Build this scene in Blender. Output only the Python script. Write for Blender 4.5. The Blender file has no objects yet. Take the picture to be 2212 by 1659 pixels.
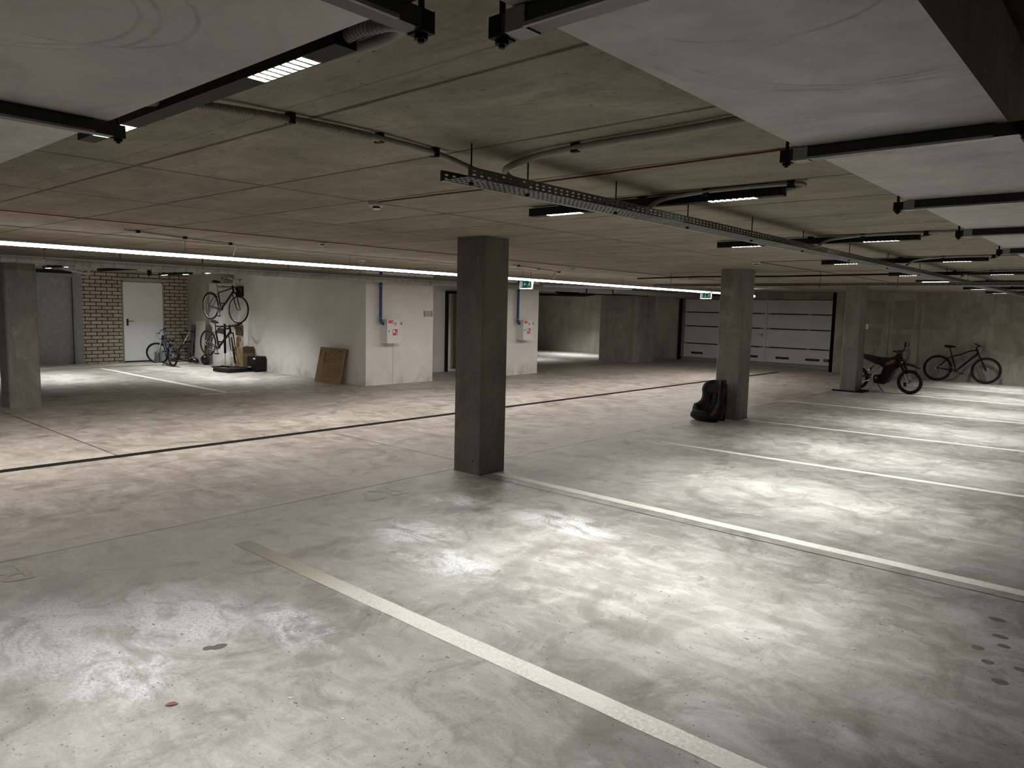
import bpy, math, random
from mathutils import Vector, Matrix
random.seed(7)
COL = bpy.context.scene.collection
PI = math.pi
CEIL = 2.34
H = 1.65

# ------------------------------------------------------------------ camera
def cam():
    yaw, pitch, roll = math.radians(41.3128), math.radians(5.8885), math.radians(1.3303)
    f = Vector((-math.sin(yaw)*math.cos(pitch), math.cos(yaw)*math.cos(pitch), -math.sin(pitch)))
    r = Vector((math.cos(yaw), math.sin(yaw), 0)); u = r.cross(f)
    R = math.cos(roll)*r + math.sin(roll)*u
    U = -math.sin(roll)*r + math.cos(roll)*u
    m = Matrix(((R.x, U.x, -f.x, 0), (R.y, U.y, -f.y, 0), (R.z, U.z, -f.z, H), (0, 0, 0, 1)))
    c = bpy.data.cameras.new('camera'); o = bpy.data.objects.new('camera', c); COL.objects.link(o)
    o.matrix_world = m; c.sensor_width = 36; c.sensor_fit = 'HORIZONTAL'
    c.lens = 1577.128/2212*36; c.clip_start = .02; c.clip_end = 200
    bpy.context.scene.camera = o
cam()

# ------------------------------------------------------------------ mesh builder
class MB:
    def __init__(s): s.v = []; s.f = []; s.m = []; s.sm = []
    def add(s, vs, fs, mi=0, smooth=False):
        b = len(s.v); s.v += [tuple(v) for v in vs]
        for f in fs: s.f.append([i+b for i in f]); s.m.append(mi); s.sm.append(smooth)
        return s
    def box(s, a, b, mi=0):
        x0, y0, z0 = [min(p, q) for p, q in zip(a, b)]; x1, y1, z1 = [max(p, q) for p, q in zip(a, b)]
        return s.add([(x0,y0,z0),(x1,y0,z0),(x1,y1,z0),(x0,y1,z0),(x0,y0,z1),(x1,y0,z1),(x1,y1,z1),(x0,y1,z1)],
                     [(0,3,2,1),(4,5,6,7),(0,1,5,4),(1,2,6,5),(2,3,7,6),(3,0,4,7)], mi)
    def cbox(s, a, b, c=.01, mi=0):          # box with chamfered vertical edges
        x0, y0, z0 = [min(p, q) for p, q in zip(a, b)]; x1, y1, z1 = [max(p, q) for p, q in zip(a, b)]
        return s.prism([(x0+c,y0),(x1-c,y0),(x1,y0+c),(x1,y1-c),(x1-c,y1),(x0+c,y1),(x0,y1-c),(x0,y0+c)], z0, z1, mi=mi)
    def rbox(s, a, b, r=.02, axis='x', n=4, mi=0):   # box rounded around an axis
        lo = [min(p, q) for p, q in zip(a, b)]; hi = [max(p, q) for p, q in zip(a, b)]
        ai = 'xyz'.index(axis); i, j = [k for k in range(3) if k != ai]
        pts = []
        for cx, cy, a0 in ((hi[i]-r, hi[j]-r, 0), (lo[i]+r, hi[j]-r, 90), (lo[i]+r, lo[j]+r, 180), (hi[i]-r, lo[j]+r, 270)):
            for k in range(n+1):
                t = math.radians(a0+90*k/n); pts.append((cx+r*math.cos(t), cy+r*math.sin(t)))
        return s.ext(pts, lo[ai], hi[ai], axis, mi)
    def ext(s, pts, lo, hi, axis='y', mi=0, smooth=False):
        ai = 'xyz'.index(axis)
        def mk(p, q, w):
            l = [p, q]; l.insert(ai, w); return tuple(l)
        n = len(pts); vs = [mk(p, q, lo) for p, q in pts]+[mk(p, q, hi) for p, q in pts]
        s.add(vs, [(i, (i+1) % n, n+(i+1) % n, n+i) for i in range(n)], mi, smooth)
        return s.add(vs, [tuple(range(n))[::-1], tuple(range(n, 2*n))], mi)
    def prism(s, pts, z0, z1, mi=0): return s.ext(pts, z0, z1, 'z', mi)
    def tube(s, path, r, n=8, mi=0, caps=True, smooth=True):
        P = [Vector(p) for p in path]; rs = r if isinstance(r, (list, tuple)) else [r]*len(P)
        rings = []; ref = None
        for i, p in enumerate(P):
            if i == 0: d = P[1]-P[0]
            elif i == len(P)-1: d = P[-1]-P[-2]
            else: d = (P[i+1]-P[i]).normalized()+(P[i]-P[i-1]).normalized()
            d.normalize()
            if ref is None: ref = Vector((0,0,1)) if abs(d.z) < .9 else Vector((1,0,0))
            u = d.cross(ref).normalized(); w = u.cross(d).normalized(); ref = w
            rings.append([p+(u*math.cos(2*PI*k/n)+w*math.sin(2*PI*k/n))*rs[i] for k in range(n)])
        vs = [v for g in rings for v in g]; fs = []
        for i in range(len(P)-1):
            for k in range(n): fs.append((i*n+k, i*n+(k+1) % n, (i+1)*n+(k+1) % n, (i+1)*n+k))
        s.add(vs, fs, mi, smooth)
        if caps: s.add(vs, [tuple(range(n)), tuple(range((len(P)-1)*n, len(P)*n))[::-1]], mi)
        return s
    def torus(s, c, R, r, axis='y', n=36, m=8, mi=0, sx=1.0):
        vs = []; fs = []; ai = 'xyz'.index(axis)
        for i in range(n):
            t = 2*PI*i/n
            for k in range(m):
                q = 2*PI*k/m; rr = R+r*math.cos(q); w = r*math.sin(q)*sx
                l = [rr*math.cos(t), rr*math.sin(t)]; l.insert(ai, w)
                vs.append((c[0]+l[0], c[1]+l[1], c[2]+l[2]))
        for i in range(n):
            for k in range(m):
                fs.append((i*m+k, ((i+1) % n)*m+k, ((i+1) % n)*m+(k+1) % m, i*m+(k+1) % m))
        return s.add(vs, fs, mi, True)
    def cyl(s, c, r, h, axis='z', n=20, mi=0, smooth=True):
        a = Vector(c); d = Vector((0,0,0)); d['xyz'.index(axis)] = h
        return s.tube([a, a+d], r, n, mi, True, smooth)
    def loft(s, rings, closed=True, caps=True, mi=0, smooth=True):
        n = len(rings[0]); vs = [v for g in rings for v in g]; fs = []
        for i in range(len(rings)-1):
            for k in range(n if closed else n-1):
                fs.append((i*n+k, i*n+(k+1) % n, (i+1)*n+(k+1) % n, (i+1)*n+k))
        s.add(vs, fs, mi, smooth)
        if caps: s.add(vs, [tuple(range(n))[::-1], tuple(range((len(rings)-1)*n, len(rings)*n))], mi)
        return s
    def ell(s, c, r, n=16, m=10, mi=0, zmin=-1.0):
        rings = []
        for j in range(m+1):
            ph = -PI/2+PI*j/m; zz = max(math.sin(ph), zmin); cr = math.cos(ph)
            rings.append([(c[0]+r[0]*cr*math.cos(2*PI*k/n), c[1]+r[1]*cr*math.sin(2*PI*k/n), c[2]+r[2]*zz) for k in range(n)])
        return s.loft(rings, mi=mi)
    def xf(s, fn): s.v = [tuple(fn(Vector(v))) for v in s.v]; return s
    def build(s, name, mats, parent=None, loc=None):
        me = bpy.data.meshes.new(name); me.from_pydata(s.v, [], s.f)
        if not isinstance(mats, (list, tuple)): mats = [mats]
        for m in mats: me.materials.append(m)
        me.polygons.foreach_set('material_index', s.m); me.polygons.foreach_set('use_smooth', s.sm)
        me.update()
        import bmesh
        bm = bmesh.new(); bm.from_mesh(me); bmesh.ops.recalc_face_normals(bm, faces=bm.faces); bm.to_mesh(me); bm.free()
        o = bpy.data.objects.new(name, me); COL.objects.link(o)
        if parent: o.parent = parent
        if loc: o.location = loc
        return o
def tag(o, label, cat, group=None, kind=None):
    o['label'] = label; o['category'] = cat
    if group: o['group'] = group
    if kind: o['kind'] = kind
    return o
def thing(name, label, cat, loc=(0,0,0), rot=(0,0,0), group=None):
    o = bpy.data.objects.new(name, None); COL.objects.link(o); o.location = loc; o.rotation_euler = rot
    o.empty_display_size = .1
    return tag(o, label, cat, group)
def struct(name, mb, mats, label=None):
    o = mb.build(name, mats); o['kind'] = 'structure'
    if label: o['label'] = label
    return o
def kids(o): return [c for c in bpy.data.objects if c.parent == o]
def dup(root, loc, label, group=None):
    r = root.copy(); COL.objects.link(r); r.location = loc; r['label'] = label
    if group: r['group'] = group
    for ch in kids(root):
        c = ch.copy(); COL.objects.link(c); c.parent = r
        for g in kids(ch):
            d = g.copy(); COL.objects.link(d); d.parent = c
    return r

# ------------------------------------------------------------------ materials
class NT:
    def __init__(s, name, rough=.6, metal=0, spec=.5):
        s.mat = bpy.data.materials.new(name); s.mat.use_nodes = True
        s.t = s.mat.node_tree; s.t.nodes.clear()
        s.out = s.n('ShaderNodeOutputMaterial'); s.b = s.n('ShaderNodeBsdfPrincipled')
        s.l(s.b.outputs[0], s.out.inputs[0])
        s.b.inputs['Roughness'].default_value = rough; s.b.inputs['Metallic'].default_value = metal
        s.b.inputs['Specular IOR Level'].default_value = spec
        s._p = None
    def n(s, t): return s.t.nodes.new(t)
    def l(s, a, b): s.t.links.new(a, b)
    def pos(s, local=False):
        if local: return s.n('ShaderNodeTexCoord').outputs['Object']
        if s._p is None: s._p = s.n('ShaderNodeNewGeometry').outputs['Position']
        return s._p
    def mapv(s, v, scale=(1,1,1), loc=(0,0,0), rot=(0,0,0)):
        m = s.n('ShaderNodeMapping'); s.l(v, m.inputs[0]); m.inputs['Scale'].default_value = scale
        m.inputs['Location'].default_value = loc; m.inputs['Rotation'].default_value = rot; return m.outputs[0]
    def noise(s, v, sc, det=4, rough=.55, dist=0):
        x = s.n('ShaderNodeTexNoise'); s.l(v, x.inputs['Vector']); x.inputs['Scale'].default_value = sc
        x.inputs['Detail'].default_value = det; x.inputs['Roughness'].default_value = rough
        x.inputs['Distortion'].default_value = dist; return x.outputs[0]
    def ramp(s, f, st):
        r = s.n('ShaderNodeValToRGB'); s.l(f, r.inputs[0]); e = r.color_ramp.elements
        while len(e) < len(st): e.new(.5)
        for k, (p, c) in zip(e, st):
            k.position = p; k.color = (c, c, c, 1) if isinstance(c, (int, float)) else (*c, 1)
        return r.outputs[0]
    def mix(s, f, a, b, mode='MIX'):
        m = s.n('ShaderNodeMix'); m.data_type = 'RGBA'; m.blend_type = mode
        for ix, v in ((0, f), (6, a), (7, b)):
            inp = m.inputs[ix]
            if isinstance(v, (int, float)): inp.default_value = v if ix == 0 else (v, v, v, 1)
            elif isinstance(v, tuple): inp.default_value = (*v, 1)
            else: s.l(v, inp)
        return m.outputs[2]
    def math(s, op, a, b=None, c=None):
        m = s.n('ShaderNodeMath'); m.operation = op
        for i, v in enumerate((a, b, c)):
            if v is None: continue
            if isinstance(v, (int, float)): m.inputs[i].default_value = v
            else: s.l(v, m.inputs[i])
        return m.outputs[0]
    def xyz(s, v=None):
        q = s.n('ShaderNodeSeparateXYZ'); s.l(v if v is not None else s.pos(), q.inputs[0]); return q.outputs
    def bump(s, h, st=.3, d=.01):
        b = s.n('ShaderNodeBump'); s.l(h, b.inputs['Height']); b.inputs['Strength'].default_value = st
        b.inputs['Distance'].default_value = d; s.l(b.outputs[0], s.b.inputs['Normal'])
    def col(s, c):
        if isinstance(c, tuple): s.b.inputs['Base Color'].default_value = (*c, 1)
        else: s.l(c, s.b.inputs['Base Color'])
        return s.mat
    def near(s, v, c, w, soft=.35):        # 1 where |v-c|<w
        d = s.math('ABSOLUTE', s.math('SUBTRACT', v, c))
        m = s.n('ShaderNodeMapRange'); m.clamp = True; s.l(d, m.inputs[0])
        m.inputs[1].default_value = w*(1-soft); m.inputs[2].default_value = w*(1+soft)
        m.inputs[3].default_value = 1; m.inputs[4].default_value = 0
        return m.outputs[0]
    def between(s, v, lo, hi): return s.math('MULTIPLY', s.math('GREATER_THAN', v, lo), s.math('LESS_THAN', v, hi))

def simple(name, c, rough=.5, metal=0, spec=.5, var=.12, sc=9.0):
    m = NT(name, rough, metal, spec)
    f = m.noise(m.pos(True), sc, 4)
    lo = tuple(x*(1-var) for x in c); hi = tuple(min(1, x*(1+var)) for x in c)
    return m.col(m.ramp(f, [(.3, lo), (.7, hi)]))
def emit(name, c, st):
    m = bpy.data.materials.new(name); m.use_nodes = True; t = m.node_tree; t.nodes.clear()
    o = t.nodes.new('ShaderNodeOutputMaterial'); e = t.nodes.new('ShaderNodeEmission')
    e.inputs[0].default_value = (*c, 1); e.inputs[1].default_value = st; t.links.new(e.outputs[0], o.inputs[0]); return m

def mat_floor():
    m = NT('floor_concrete', .5, 0, .35); p = m.pos(); x, y, z = m.xyz()
    big = m.noise(m.mapv(p, (1, .8, 1)), .45, 6, .62, .4)
    c = m.ramp(big, [(.3, (.235, .21, .188)), (.5, (.33, .308, .278)), (.7, (.42, .405, .37))])
    # paler, warmer tone of the separate aisle slab
    ais = m.math('MULTIPLY', m.math('LESS_THAN', x, -5.3), m.math('GREATER_THAN', x, -12.6))
    c = m.mix(m.math('MULTIPLY', ais, .8), c, (1.16, 1.11, 1.07), 'MULTIPLY')
    # trowelled, wiped streaks: light and dark
    st = m.noise(m.mapv(p, (1.2, 3.2, 1), rot=(0, 0, .35)), 1.7, 8, .70, .9)
    c = m.mix(m.ramp(st, [(.44, 0), (.70, .6)]), c, (.58, .57, .53))
    st2 = m.noise(m.mapv(p, (1.6, 1.1, 1), loc=(4, 2, 0), rot=(0, 0, -.4)), 1.3, 7, .70, 1.4)
    c = m.mix(m.ramp(st2, [(.50, 0), (.66, .7)]), c, (.175, .152, .13))
    st3 = m.noise(m.mapv(p, (1, 1, 1), loc=(7, 1, 0)), 3.4, 7, .72, .7)
    c = m.mix(m.ramp(st3, [(.50, 0), (.72, .5)]), c, (.16, .148, .13))
    c = m.mix(m.ramp(st3, [(.30, .4), (.46, 0)]), c, (.60, .59, .56))
    # chalky bloom in the near bays
    gr = m.noise(p, 60, 4, .75)
    W = None
    for cx, cy, rx, ry in ((-3.75, 1.65, .55, .35), (-4.0, 1.05, .55, .4), (-3.45, 1.2, .5, .3), (-3.95, 3.45, .4, .3), (-3.4, 3.2, .5, .25), (-3.3, 4.45, .55, .25), (-4.45, 4.3, .3, .2), (-3.2, 2.0, .4, .2)):
        dx = m.math('DIVIDE', m.math('SUBTRACT', x, cx), rx); dy = m.math('DIVIDE', m.math('SUBTRACT', y, cy), ry)
        k = m.math('MAXIMUM', m.math('SUBTRACT', 1.25, m.math('ADD', m.math('MULTIPLY', dx, dx), m.math('MULTIPLY', dy, dy))), 0)
        W = k if W is None else m.math('MAXIMUM', W, k)
    bl = m.noise(m.mapv(p, (1.3, 2.0, 1), loc=(1.7, -.3, 0), rot=(0, 0, .5)), 2.2, 9, .68, 1.2)
    blm = m.math('MULTIPLY', m.math('MULTIPLY', m.ramp(bl, [(.40, 0), (.56, 1)]), m.ramp(gr, [(.36, .25), (.56, 1)])), m.math('MINIMUM', W, 1.0))
    c = m.mix(m.math('MULTIPLY', blm, .95), c, (.76, .76, .755))
    # damp brown patches with firm borders
    sn = m.noise(m.mapv(p, (1.3, .9, 1), loc=(9, 3, 0)), 1.1, 5, .5, 1.0)
    c = m.mix(m.ramp(sn, [(.59, 0), (.625, .25), (.75, .5)]), c, (.15, .13, .112))
    # crumbs and short scratches
    wb = m.noise(p, 70, 3)
    for sc_, th, am, rt in (((8, 22, 1), .12, .8, .5), ((26, 11, 1), .12, .8, 1.2), ((38, 30, 1), .16, .75, 0), ((14, 30, 1), .13, .8, 2.1)):
        v = m.n('ShaderNodeTexVoronoi'); m.l(m.mapv(p, sc_, rot=(0, 0, rt)), v.inputs['Vector']); v.inputs['Scale'].default_value = 1.0
        rnd = m.xyz(v.outputs['Color'])[0]
        sp = m.math('MULTIPLY', m.math('LESS_THAN', m.math('ADD', v.outputs['Distance'], m.math('MULTIPLY', m.math('SUBTRACT', wb, .5), .05)), m.math('MULTIPLY', rnd, th)), m.math('GREATER_THAN', rnd, .6))
        sp = m.math('MULTIPLY', sp, m.ramp(m.noise(m.mapv(p, (1, 1, 1), loc=(rt*3, 0, 0)), 1.1, 3), [(.42, 0), (.58, 1)]))
        c = m.mix(m.math('MULTIPLY', sp, am), c, (.055, .045, .036))
    g2 = m.noise(p, 90, 2, .7)
    c = m.mix(.24, c, g2, 'OVERLAY')
    # saw-cut joints
    J = None
    def addj(k):
        nonlocal J
        J = k if J is None else m.math('MAXIMUM', J, k)
    addj(m.near(x, -5.295, .012)); addj(m.near(x, -12.62, .012)); addj(m.math('MULTIPLY', m.near(x, -7.86, .004), .5)); addj(m.math('MULTIPLY', m.near(x, -8.36, .004), .5))
    for yy, lo, hi in ((5.47, -7.9, -5.3), (5.13, -5.3, 1), (2.98, -12.62, -8.2), (9.25, -12.62, -8.2), (11.2, -8.1, -5.3), (17.2, -8.1, 1), (15.1, -12.62, -8.2)):
        addj(m.math('MULTIPLY', m.near(y, yy, .012), m.between(x, lo, hi)))
    J = m.math('MULTIPLY', J, m.ramp(m.noise(p, 2.2, 3), [(.3, .55), (.6, 1)]))
    c = m.mix(m.math('MULTIPLY', J, .85), c, (.035, .03, .026))
    m.l(m.ramp(st, [(.3, .36), (.7, .58)]), m.b.inputs['Roughness'])
    m.bump(m.math('MULTIPLY', J, -1.0), .35, .004)
    return m.col(c)

def mat_ceiling():
    m = NT('ceiling_concrete', .85, 0, .2); p = m.pos(); x, y, z = m.xyz()
    u = m.math('DIVIDE', m.math('ADD', x, 4.03), 1.41); v = m.math('DIVIDE', m.math('SUBTRACT', y, 1.6), .735)
    w = m.n('ShaderNodeTexWhiteNoise'); w.noise_dimensions = '2D'
    cb = m.n('ShaderNodeCombineXYZ'); m.l(m.math('FLOOR', u), cb.inputs[0]); m.l(m.math('FLOOR', v), cb.inputs[1]); m.l(cb.outputs[0], w.inputs['Vector'])
    n1 = m.noise(m.mapv(p, (1.0, 1.6, 1)), 1.8, 10, .70, .8)
    c = m.ramp(n1, [(.28, (.21, .186, .137)), (.5, (.30, .267, .202)), (.72, (.39, .35, .272))])
    c = m.mix(.5, c, m.ramp(w.outputs[0], [(0, .78), (1, 1.0)]), 'MULTIPLY')
    sm = m.noise(m.mapv(p, (1.2, 4, 1), loc=(3, 1, 0)), 2.6, 6, .6, 1.1)
    c = m.mix(m.ramp(sm, [(.56, 0), (.72, .5)]), c, (.14, .115, .08))
    c = m.mix(m.ramp(m.noise(m.mapv(p, (2, 1, 1)), 1.4, 8, .7, 1), [(.6, 0), (.78, .35)]), c, (.38, .35, .29))
    vo = m.n('ShaderNodeTexVoronoi'); m.l(m.mapv(p, (2.4, 7, 1)), vo.inputs['Vector']); r = m.xyz(vo.outputs['Color'])[0]
    pit = m.math('MULTIPLY', m.math('LESS_THAN', vo.outputs['Distance'], m.math('MULTIPLY', r, .13)), m.math('GREATER_THAN', r, .6))
    c = m.mix(m.math('MULTIPLY', pit, .85), c, (.05, .038, .028))
    wob = m.math('MULTIPLY', m.math('SUBTRACT', m.noise(p, 3.0, 3), .5), .02)
    fu = m.math('ABSOLUTE', m.math('SUBTRACT', m.math('FRACT', m.math('ADD', u, .5)), .5))
    fv = m.math('ABSOLUTE', m.math('SUBTRACT', m.math('FRACT', m.math('ADD', v, .5)), .5))
    lu = m.near(m.math('ADD', m.math('MULTIPLY', fu, 1.41), wob), 0, .012, .6)
    lu = m.math('MULTIPLY', lu, m.math('LESS_THAN', x, -3.5))
    lv = m.near(m.math('ADD', m.math('MULTIPLY', fv, .735), wob), 0, .010, .6)
    brk = m.ramp(m.noise(p, 1.3, 4), [(.3, .7), (.5, 1)])
    L = m.math('MULTIPLY', m.math('MAXIMUM', lu, lv), brk)
    strong = m.near(m.math('ADD', y, wob), 1.6, .008, .35)
    L = m.math('MAXIMUM', L, m.math('MULTIPLY', strong, m.ramp(m.noise(p, 5, 4), [(.3, .5), (.55, 1)])))
    L = m.math('MAXIMUM', L, m.math('MULTIPLY', m.near(m.math('ADD', y, wob), 1.47, .004, .6), .4))
    c = m.mix(m.math('MULTIPLY', L, .85), c, (.05, .034, .024))
    c = m.mix(.3, c, m.noise(p, 45, 5, .75), 'OVERLAY')
    m.bump(m.math('MULTIPLY', L, -1.0), .4, .006)
    return m.col(c)

def mat_conc(name, lo, mid, hi, pits=1.0, sc=1.0, white=0.0, scratch=0.0, pitc=(.02, .018, .014)):
    m = NT(name, .82, 0, .25); p = m.pos()
    a = m.noise(m.mapv(p, (1, 1, .7)), 1.7*sc, 10, .68, .8)
    c = m.ramp(a, [(.28, lo), (.5, mid), (.74, hi)])
    drip = m.noise(m.mapv(p, (5, 5, .35)), 1.6*sc, 6, .6, .4)
    c = m.mix(m.ramp(drip, [(.52, 0), (.75, .4)]), c, tuple(x*.55 for x in lo))
    if white: c = m.mix(m.math('MULTIPLY', m.ramp(m.noise(m.mapv(p, (1, 1, .8), loc=(2, 5, 1)), 1.7, 7, .7, 1.5), [(.56, 0), (.72, 1)]), white), c, (.5, .47, .42))
    if scratch:
        s = m.noise(m.mapv(p, (9, 9, 1.2), rot=(.5, .2, 0)), 1.5, 6, .7, 1.2)
        c = m.mix(m.math('MULTIPLY', m.ramp(s, [(.62, 0), (.75, 1)]), scratch), c, (.5, .48, .44))
    if pits:
        v = m.n('ShaderNodeTexVoronoi'); m.l(p, v.inputs['Vector']); v.inputs['Scale'].default_value = 12
        r = m.xyz(v.outputs['Color'])[0]
        k = m.math('MULTIPLY', m.math('LESS_THAN', m.math('ADD', v.outputs['Distance'], m.math('MULTIPLY', m.math('SUBTRACT', m.noise(p, 40, 2), .5), .12)), m.math('MULTIPLY', r, .12)), m.math('GREATER_THAN', r, .58))
        c = m.mix(m.math('MULTIPLY', k, pits), c, pitc)
    c = m.mix(.3, c, m.noise(p, 40, 5, .7), 'OVERLAY')
    m.bump(a, .25, .01)
    return m.col(c)

def mat_whitewall():
    m = NT('white_plaster', .88, 0, .2); p = m.pos(); x, y, z = m.xyz()
    a = m.noise(p, 1.2, 7, .6, .4)
    c = m.ramp(a, [(.3, (.68, .65, .61)), (.7, (.80, .78, .745))])
    low = m.math('SUBTRACT', .9, m.math('MULTIPLY', z, 2.2))
    d = m.math('MULTIPLY', m.ramp(m.noise(m.mapv(p, (1, 1, .7)), 3.2, 7, .68, .8), [(.45, 0), (.7, 1)]), m.math('MAXIMUM', low, .06))
    c = m.mix(m.math('MULTIPLY', d, .8), c, (.26, .24, .20))
    crack = m.math('MULTIPLY', m.near(m.math('ADD', y, m.math('MULTIPLY', m.noise(p, 2, 3), .03)), 9.92, .006), m.math('LESS_THAN', z, 1.0))
    c = m.mix(m.math('MULTIPLY', crack, .6), c, (.15, .13, .11))
    sp = m.noise(m.mapv(p, (14, 14, .4)), 1.5, 5, .6)
    c = m.mix(m.ramp(sp, [(.6, 0), (.8, .25)]), c, (.40, .385, .35))
    m.bump(m.noise(p, 16, 5), .15, .004)
    return m.col(c)

def mat_brick():
    m = NT('beige_brick', .85, 0, .2); x, y, z = m.xyz()
    cb = m.n('ShaderNodeCombineXYZ'); m.l(y, cb.inputs[0]); m.l(z, cb.inputs[1])
    b = m.n('ShaderNodeTexBrick'); m.l(m.mapv(cb.outputs[0], (1, 1, 1), loc=(.05, .015, 0)), b.inputs['Vector'])
    b.inputs['Scale'].default_value = 1; b.inputs['Brick Width'].default_value = .262; b.inputs['Row Height'].default_value = .0935
    b.inputs['Mortar Size'].default_value = .0105; b.inputs['Mortar Smooth'].default_value = .2; b.offset = .5
    b.inputs['Color1'].default_value = (.42, .36, .29, 1); b.inputs['Color2'].default_value = (.55, .475, .39, 1); b.inputs['Mortar'].default_value = (.035, .022, .015, 1)
    c = m.mix(.35, b.outputs[0], m.noise(m.pos(), 9, 6), 'OVERLAY')
    h = m.math('MULTIPLY', b.outputs['Fac'], -1.0); m.bump(h, .7, .01)
    return m.col(c)

def mat_galv(name='galvanised_steel', c0=(.42, .415, .395), c1=(.60, .592, .565), rough=.5, smear=True):
    m = NT(name, rough, .15, .4); p = m.pos()
    c = m.ramp(m.noise(p, 2.0, 6, .6, .6), [(.3, c0), (.7, c1)])
    if smear:
        s = m.noise(m.mapv(p, (1.2, 2.6, 2), rot=(0, 0, .25)), 1.6, 6, .6, 1.2)
        c = m.mix(m.ramp(s, [(.52, 0), (.66, .35)]), c, (.27, .25, .225))
        x, y, z = m.xyz(); L = None
        for cx, cy, r in ((-.393, 1.213, .35), (-.40, 1.208, .333), (-.37, 1.22, .368), (-.248, 1.146, .461), (-.469, 1.017, .201), (-1.304, .4, .206), (-1.36, .289, .274), (-1.36, .27, .262)):
            dd = m.math('SQRT', m.math('ADD', m.math('POWER', m.math('SUBTRACT', x, cx), 2), m.math('POWER', m.math('SUBTRACT', y, cy), 2)))
            dd = m.math('ADD', dd, m.math('MULTIPLY', m.math('SUBTRACT', m.noise(p, 5, 3), .5), .035))
            k = m.math('MULTIPLY', m.near(dd, r, .0035, .9), m.math('GREATER_THAN', y, cy)); L = k if L is None else m.math('MAXIMUM', L, k)
        L = m.math('MULTIPLY', L, m.ramp(m.noise(p, 6, 4), [(.36, .15), (.55, 1)]))
        c = m.mix(m.math('MULTIPLY', L, .5), c, (.16, .145, .125))
    v = m.noise(p, 14, 3)
    m.l(m.ramp(v, [(.3, rough-.06), (.7, rough+.1)]), m.b.inputs['Roughness'])
    c = m.mix(.12, c, m.noise(p, 45, 2), 'OVERLAY')
    return m.col(c)

M = dict(
    floor=mat_floor(), ceil=mat_ceiling(),
    pillar=mat_conc('pillar_concrete', (.095, .088, .072), (.135, .125, .105), (.185, .172, .148)),
    pillar2=mat_conc('worn_pillar_concrete', (.15, .138, .12), (.20, .187, .166), (.27, .255, .23), .6, 1.0, .35),
    wall=mat_conc('wall_concrete', (.29, .28, .225), (.39, .378, .315), (.50, .485, .41), .5, .8, .25),
    wall2=mat_conc('stained_wall_concrete', (.23, .21, .18), (.33, .305, .265), (.44, .41, .36), .5, 1.1, .2, .5),
    back=mat_conc('back_wall_concrete', (.19, .172, .14), (.31, .287, .24), (.44, .415, .355), .4, 1.2, .22),
    white=mat_whitewall(), brick=mat_brick(),
    duct=mat_galv('duct_sheet_steel'), galv=mat_galv('galvanised_profile', (.22, .22, .21), (.36, .36, .35), .42, False),
    galvd=mat_galv('dull_tray_steel', (.10, .10, .088), (.17, .17, .15), .55, False),
    black=simple('black_metal', (.006, .006, .006), .55, 0, .2), blackg=simple('black_gloss', (.009, .01, .01), .25),
    blacks=simple('black_plastic', (.007, .007, .0075), .55, 0, .25), rubber=simple('black_rubber', (.009, .009, .009), .8, 0, .25),
    fabric=simple('black_fabric', (.008, .008, .009), .9, sc=40), fabric2=simple('charcoal_fabric', (.018, .018, .02), .85, sc=40),
    whitem=simple('white_enamel', (.70, .70, .70), .4, var=.03), door=simple('pale_door_paint', (.82, .84, .82), .45, var=.04, sc=2),
    grey=simple('grey_paint', (.29, .29, .28), .5), greyl=simple('light_grey_frame', (.26, .275, .275), .45), panelw=simple('garage_panel', (.68, .67, .64), .5, var=.06, sc=1.5),
    silver=simple('bright_metal', (.62, .62, .62), .25, .9), chrome=simple('silver_paint', (.5, .5, .48), .35, .3),
    blue=simple('blue_pipe_paint', (.012, .055, .16), .4), navy=simple('navy_frame', (.004, .007, .024), .5, 0, .3), red=simple('sign_red', (.60, .015, .02), .5, var=.04),
    wred=simple('red_cable', (.16, .008, .012), .6), card=simple('cardboard', (.235, .15, .075), .85, var=.15, sc=6), cardd=simple('cardboard_dark', (.10, .065, .035), .85),
    ink=simple('print_ink', (.03, .02, .012), .8), conduit=simple('grey_conduit', (.27, .255, .225), .6), green=simple('sign_green', (.005, .14, .08), .5, var=.03),
    paint=None, dark=simple('dark_void', (.01, .01, .01), .9), orange=simple('orange_plastic', (.8, .25, .05), .4), beige=simple('sticker_beige', (.35, .25, .15), .6),
    yellow=simple('yellow_decal', (.42, .38, .06), .5), rusty=simple('red_brown_tube', (.16, .035, .02), .45), maroon=simple('maroon_decal', (.22, .05, .045), .5),
    wood=simple('pale_wood', (.45, .28, .12), .7), smoke=simple('detector_white', (.45, .43, .39), .5, var=.03), spot=simple('oil_mark', (.14, .122, .102), .6, var=.3, sc=30), leaf=simple('dry_leaf', (.25, .09, .04), .8),
    bench=simple('interior_wall', (.45, .41, .35), .8), sheet=simple('grey_board', (.10, .11, .115), .6), whiteb=simple('white_board', (.45, .43, .39), .7, var=.05),
    spoke=simple('dull_spoke', (.07, .07, .07), .5, .3), ring=simple('dull_crank', (.09, .09, .09), .45, .5), patch=simple('patched_concrete', (.235, .22, .185), .85, var=.2, sc=3),
    purple=simple('decal_red', (.3, .05, .05), .5), steel=simple('lever_steel', (.45, .45, .45), .35, .8))
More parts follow.
